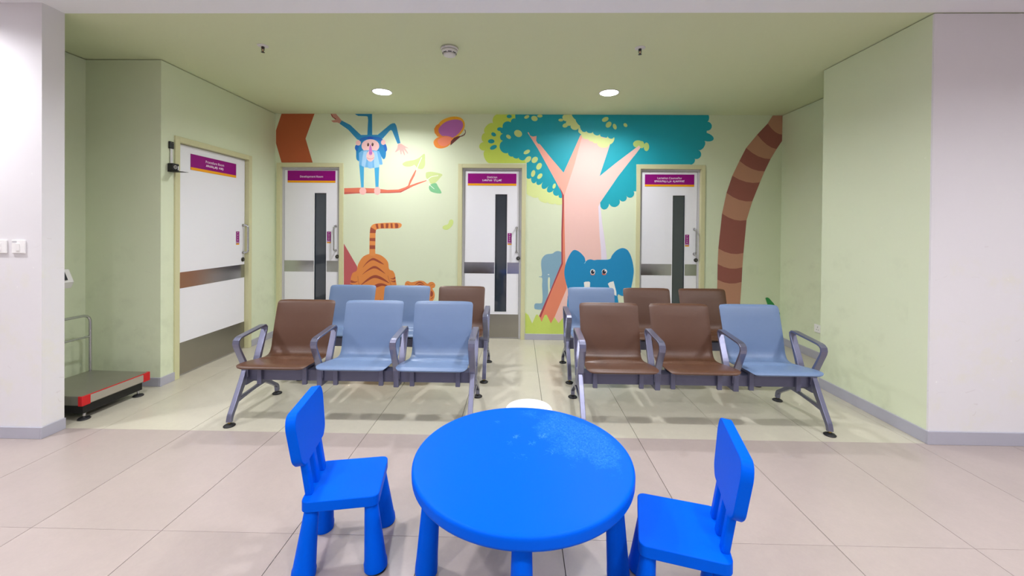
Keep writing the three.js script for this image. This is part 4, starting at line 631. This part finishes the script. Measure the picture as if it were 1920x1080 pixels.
for (const [x, label] of [[-3.19, 'white light switch nearer the wall corner'], [-3.311, 'white light switch cut by the left picture edge']]) {
  const s = thing('light_switch', label, 'switch', [x, 1.229, ZN]);
  mesh('plate', rbox(0.086, 0.086, 0.01, 0.004, 0, 0, 0.005), M.whitePlastic, s);
  const r = mesh('rocker', rbox(0.022, 0.05, 0.008, 0.003, 0, -0.002, 0.011).rotateX(0.05), M.whitePlastic, s);
  mesh('printed_mark', merge([box(0.03, 0.0022, 0.0004, -0.022, 0.034, 0.0101), box(0.03, 0.0022, 0.0004, -0.022, 0.027, 0.0101)]), M.printGrey, s);
}
{
  const s = thing('power_socket', 'white three-pin power socket low on the recessed wall', 'socket', [XR2, 0.332, -4.345], -Math.PI / 2);
  mesh('plate', rbox(0.086, 0.086, 0.009, 0.004, 0, 0, 0.0045), M.whitePlastic, s);
  mesh('pin_hole', rbox(0.006, 0.011, 0.002, 0.0008, 0.008, 0.016, 0.0088), M.black, s);
  for (const x of [-0.006, 0.022]) mesh('pin_hole', rbox(0.008, 0.006, 0.002, 0.0008, x, -0.012, 0.0088), M.black, s);
}
{
  const s = thing('smoke_detector', 'round white smoke detector on the green ceiling', 'smoke detector', [-0.552, H, -3.15]);
  mesh('base_ring', lathe([[0, 0], [0.068, 0], [0.068, -0.012], [0.064, -0.02], [0, -0.02]], 40), M.offWhite, s);
  mesh('body', lathe([[0, -0.018], [0.062, -0.018], [0.061, -0.032], [0.054, -0.044], [0.05, -0.046], [0.05, -0.05], [0, -0.05]], 40), M.offWhite, s);
  for (let k = 0; k < 8; k++) { const a = k * Math.PI / 4 + 0.2; mesh('vent_slot', rbox(0.028, 0.005, 0.006, 0.0015, 0, -0.0462, 0.0515).rotateY(a), M.black, s); }
  mesh('cap', lathe([[0, -0.048], [0.049, -0.048], [0.045, -0.06], [0.03, -0.066], [0, -0.067]], 36), M.offWhite, s);
  mesh('printed_mark', merge([rbox(0.024, 0.0022, 0.001, 0.0004, 0, 0, 0).rotateZ(0.35).translate(-0.006, -0.012, 0.0675), rbox(0.014, 0.0022, 0.001, 0.0004, 0, 0, 0).rotateZ(-0.4).translate(0.004, -0.013, 0.0675)]).rotateY(-0.5), M.printGrey, s);
}
for (const [x, z, label] of [[-2.011, -3.114, 'fire sprinkler head on the ceiling above the left bench'], [0.934, -3.148, 'fire sprinkler head on the ceiling above the right bench']]) {
  const s = thing('sprinkler_head', label, 'sprinkler', [x, H, z]);
  mesh('escutcheon', lathe([[0, 0], [0.04, 0], [0.04, -0.002], [0.03, -0.006], [0.012, -0.008], [0, -0.008]], 32), M.offWhite, s);
  const b = mesh('body', lathe([[0, -0.006], [0.012, -0.006], [0.012, -0.02], [0.008, -0.024], [0, -0.024]], 16), M.darkLock, s);
  mesh('yoke', pipe([[0.009, -0.02, 0], [0.011, -0.034, 0], [0, -0.05, 0], [-0.011, -0.034, 0], [-0.009, -0.02, 0]], 0.0022, 0.006, 28, 8), M.darkLock, s);
  mesh('glass_bulb', lathe([[0, -0.022], [0.0025, -0.024], [0.0025, -0.042], [0, -0.045]], 10), M.redCap, s);
  mesh('deflector', lathe([[0, -0.049], [0.013, -0.049], [0.014, -0.051], [0, -0.052]], 20), M.darkLock, s);
}

// ---------------------------------------------------------------- recessed downlights: glowing disc, ring, and the light it gives
LAMP_SPOTS.forEach(([x, z], i) => {
  const label = i === 0 ? 'glowing round downlight in the green ceiling above the tiger side' : i === 1 ? 'glowing round downlight in the green ceiling above the tree' : `round downlight in the hall ceiling outside the picture, ${['by the left wall end', 'in front of the left benches', 'in front of the right benches', 'left of the viewer', 'just left above the viewer', 'just right above the viewer', 'right of the viewer', 'behind the viewer on the left', 'behind the viewer on the right', 'behind the viewer far left', 'behind the viewer far right', 'before the white wall on the right'][i - 2]}`;
  const s = thing('downlight', label, 'ceiling light', [x, H, z], 0, i < 2 ? 'downlights in the green ceiling' : 'downlights in the hall ceiling');
  mesh('trim_ring', lathe([[CAN - 0.001, 0.001], [CAN - 0.001, -0.004], [CAN + 0.006, -0.006], [CAN + 0.014, -0.004], [CAN + 0.015, 0], [CAN - 0.001, 0.001]], 48), M.whitePlastic, s);
  mesh('reflector_can', lathe([[CAN - 0.001, 0], [CAN, 0], [CAN, CAN_DEPTH + 0.012], [0, CAN_DEPTH + 0.012], [0, CAN_DEPTH + 0.01], [CAN - 0.001, CAN_DEPTH + 0.01], [CAN - 0.001, 0]], 48), M.whitePlastic, s);
  mesh('diffuser', lathe([[0, CAN_DEPTH], [CAN - 0.002, CAN_DEPTH], [CAN - 0.002, CAN_DEPTH + 0.006], [0, CAN_DEPTH + 0.006]], 40), M.lampGlow, s);
  const l = new THREE.RectAreaLight(LAMP_COLOUR, i < 2 ? LAMP * 0.85 : LAMP, LAMP_SIZE, LAMP_SIZE); l.position.set(0, CAN_DEPTH - 0.003, 0); l.rotation.x = -Math.PI / 2; l.name = 'light'; s.add(l);
});

renderer.render(scene, camera);
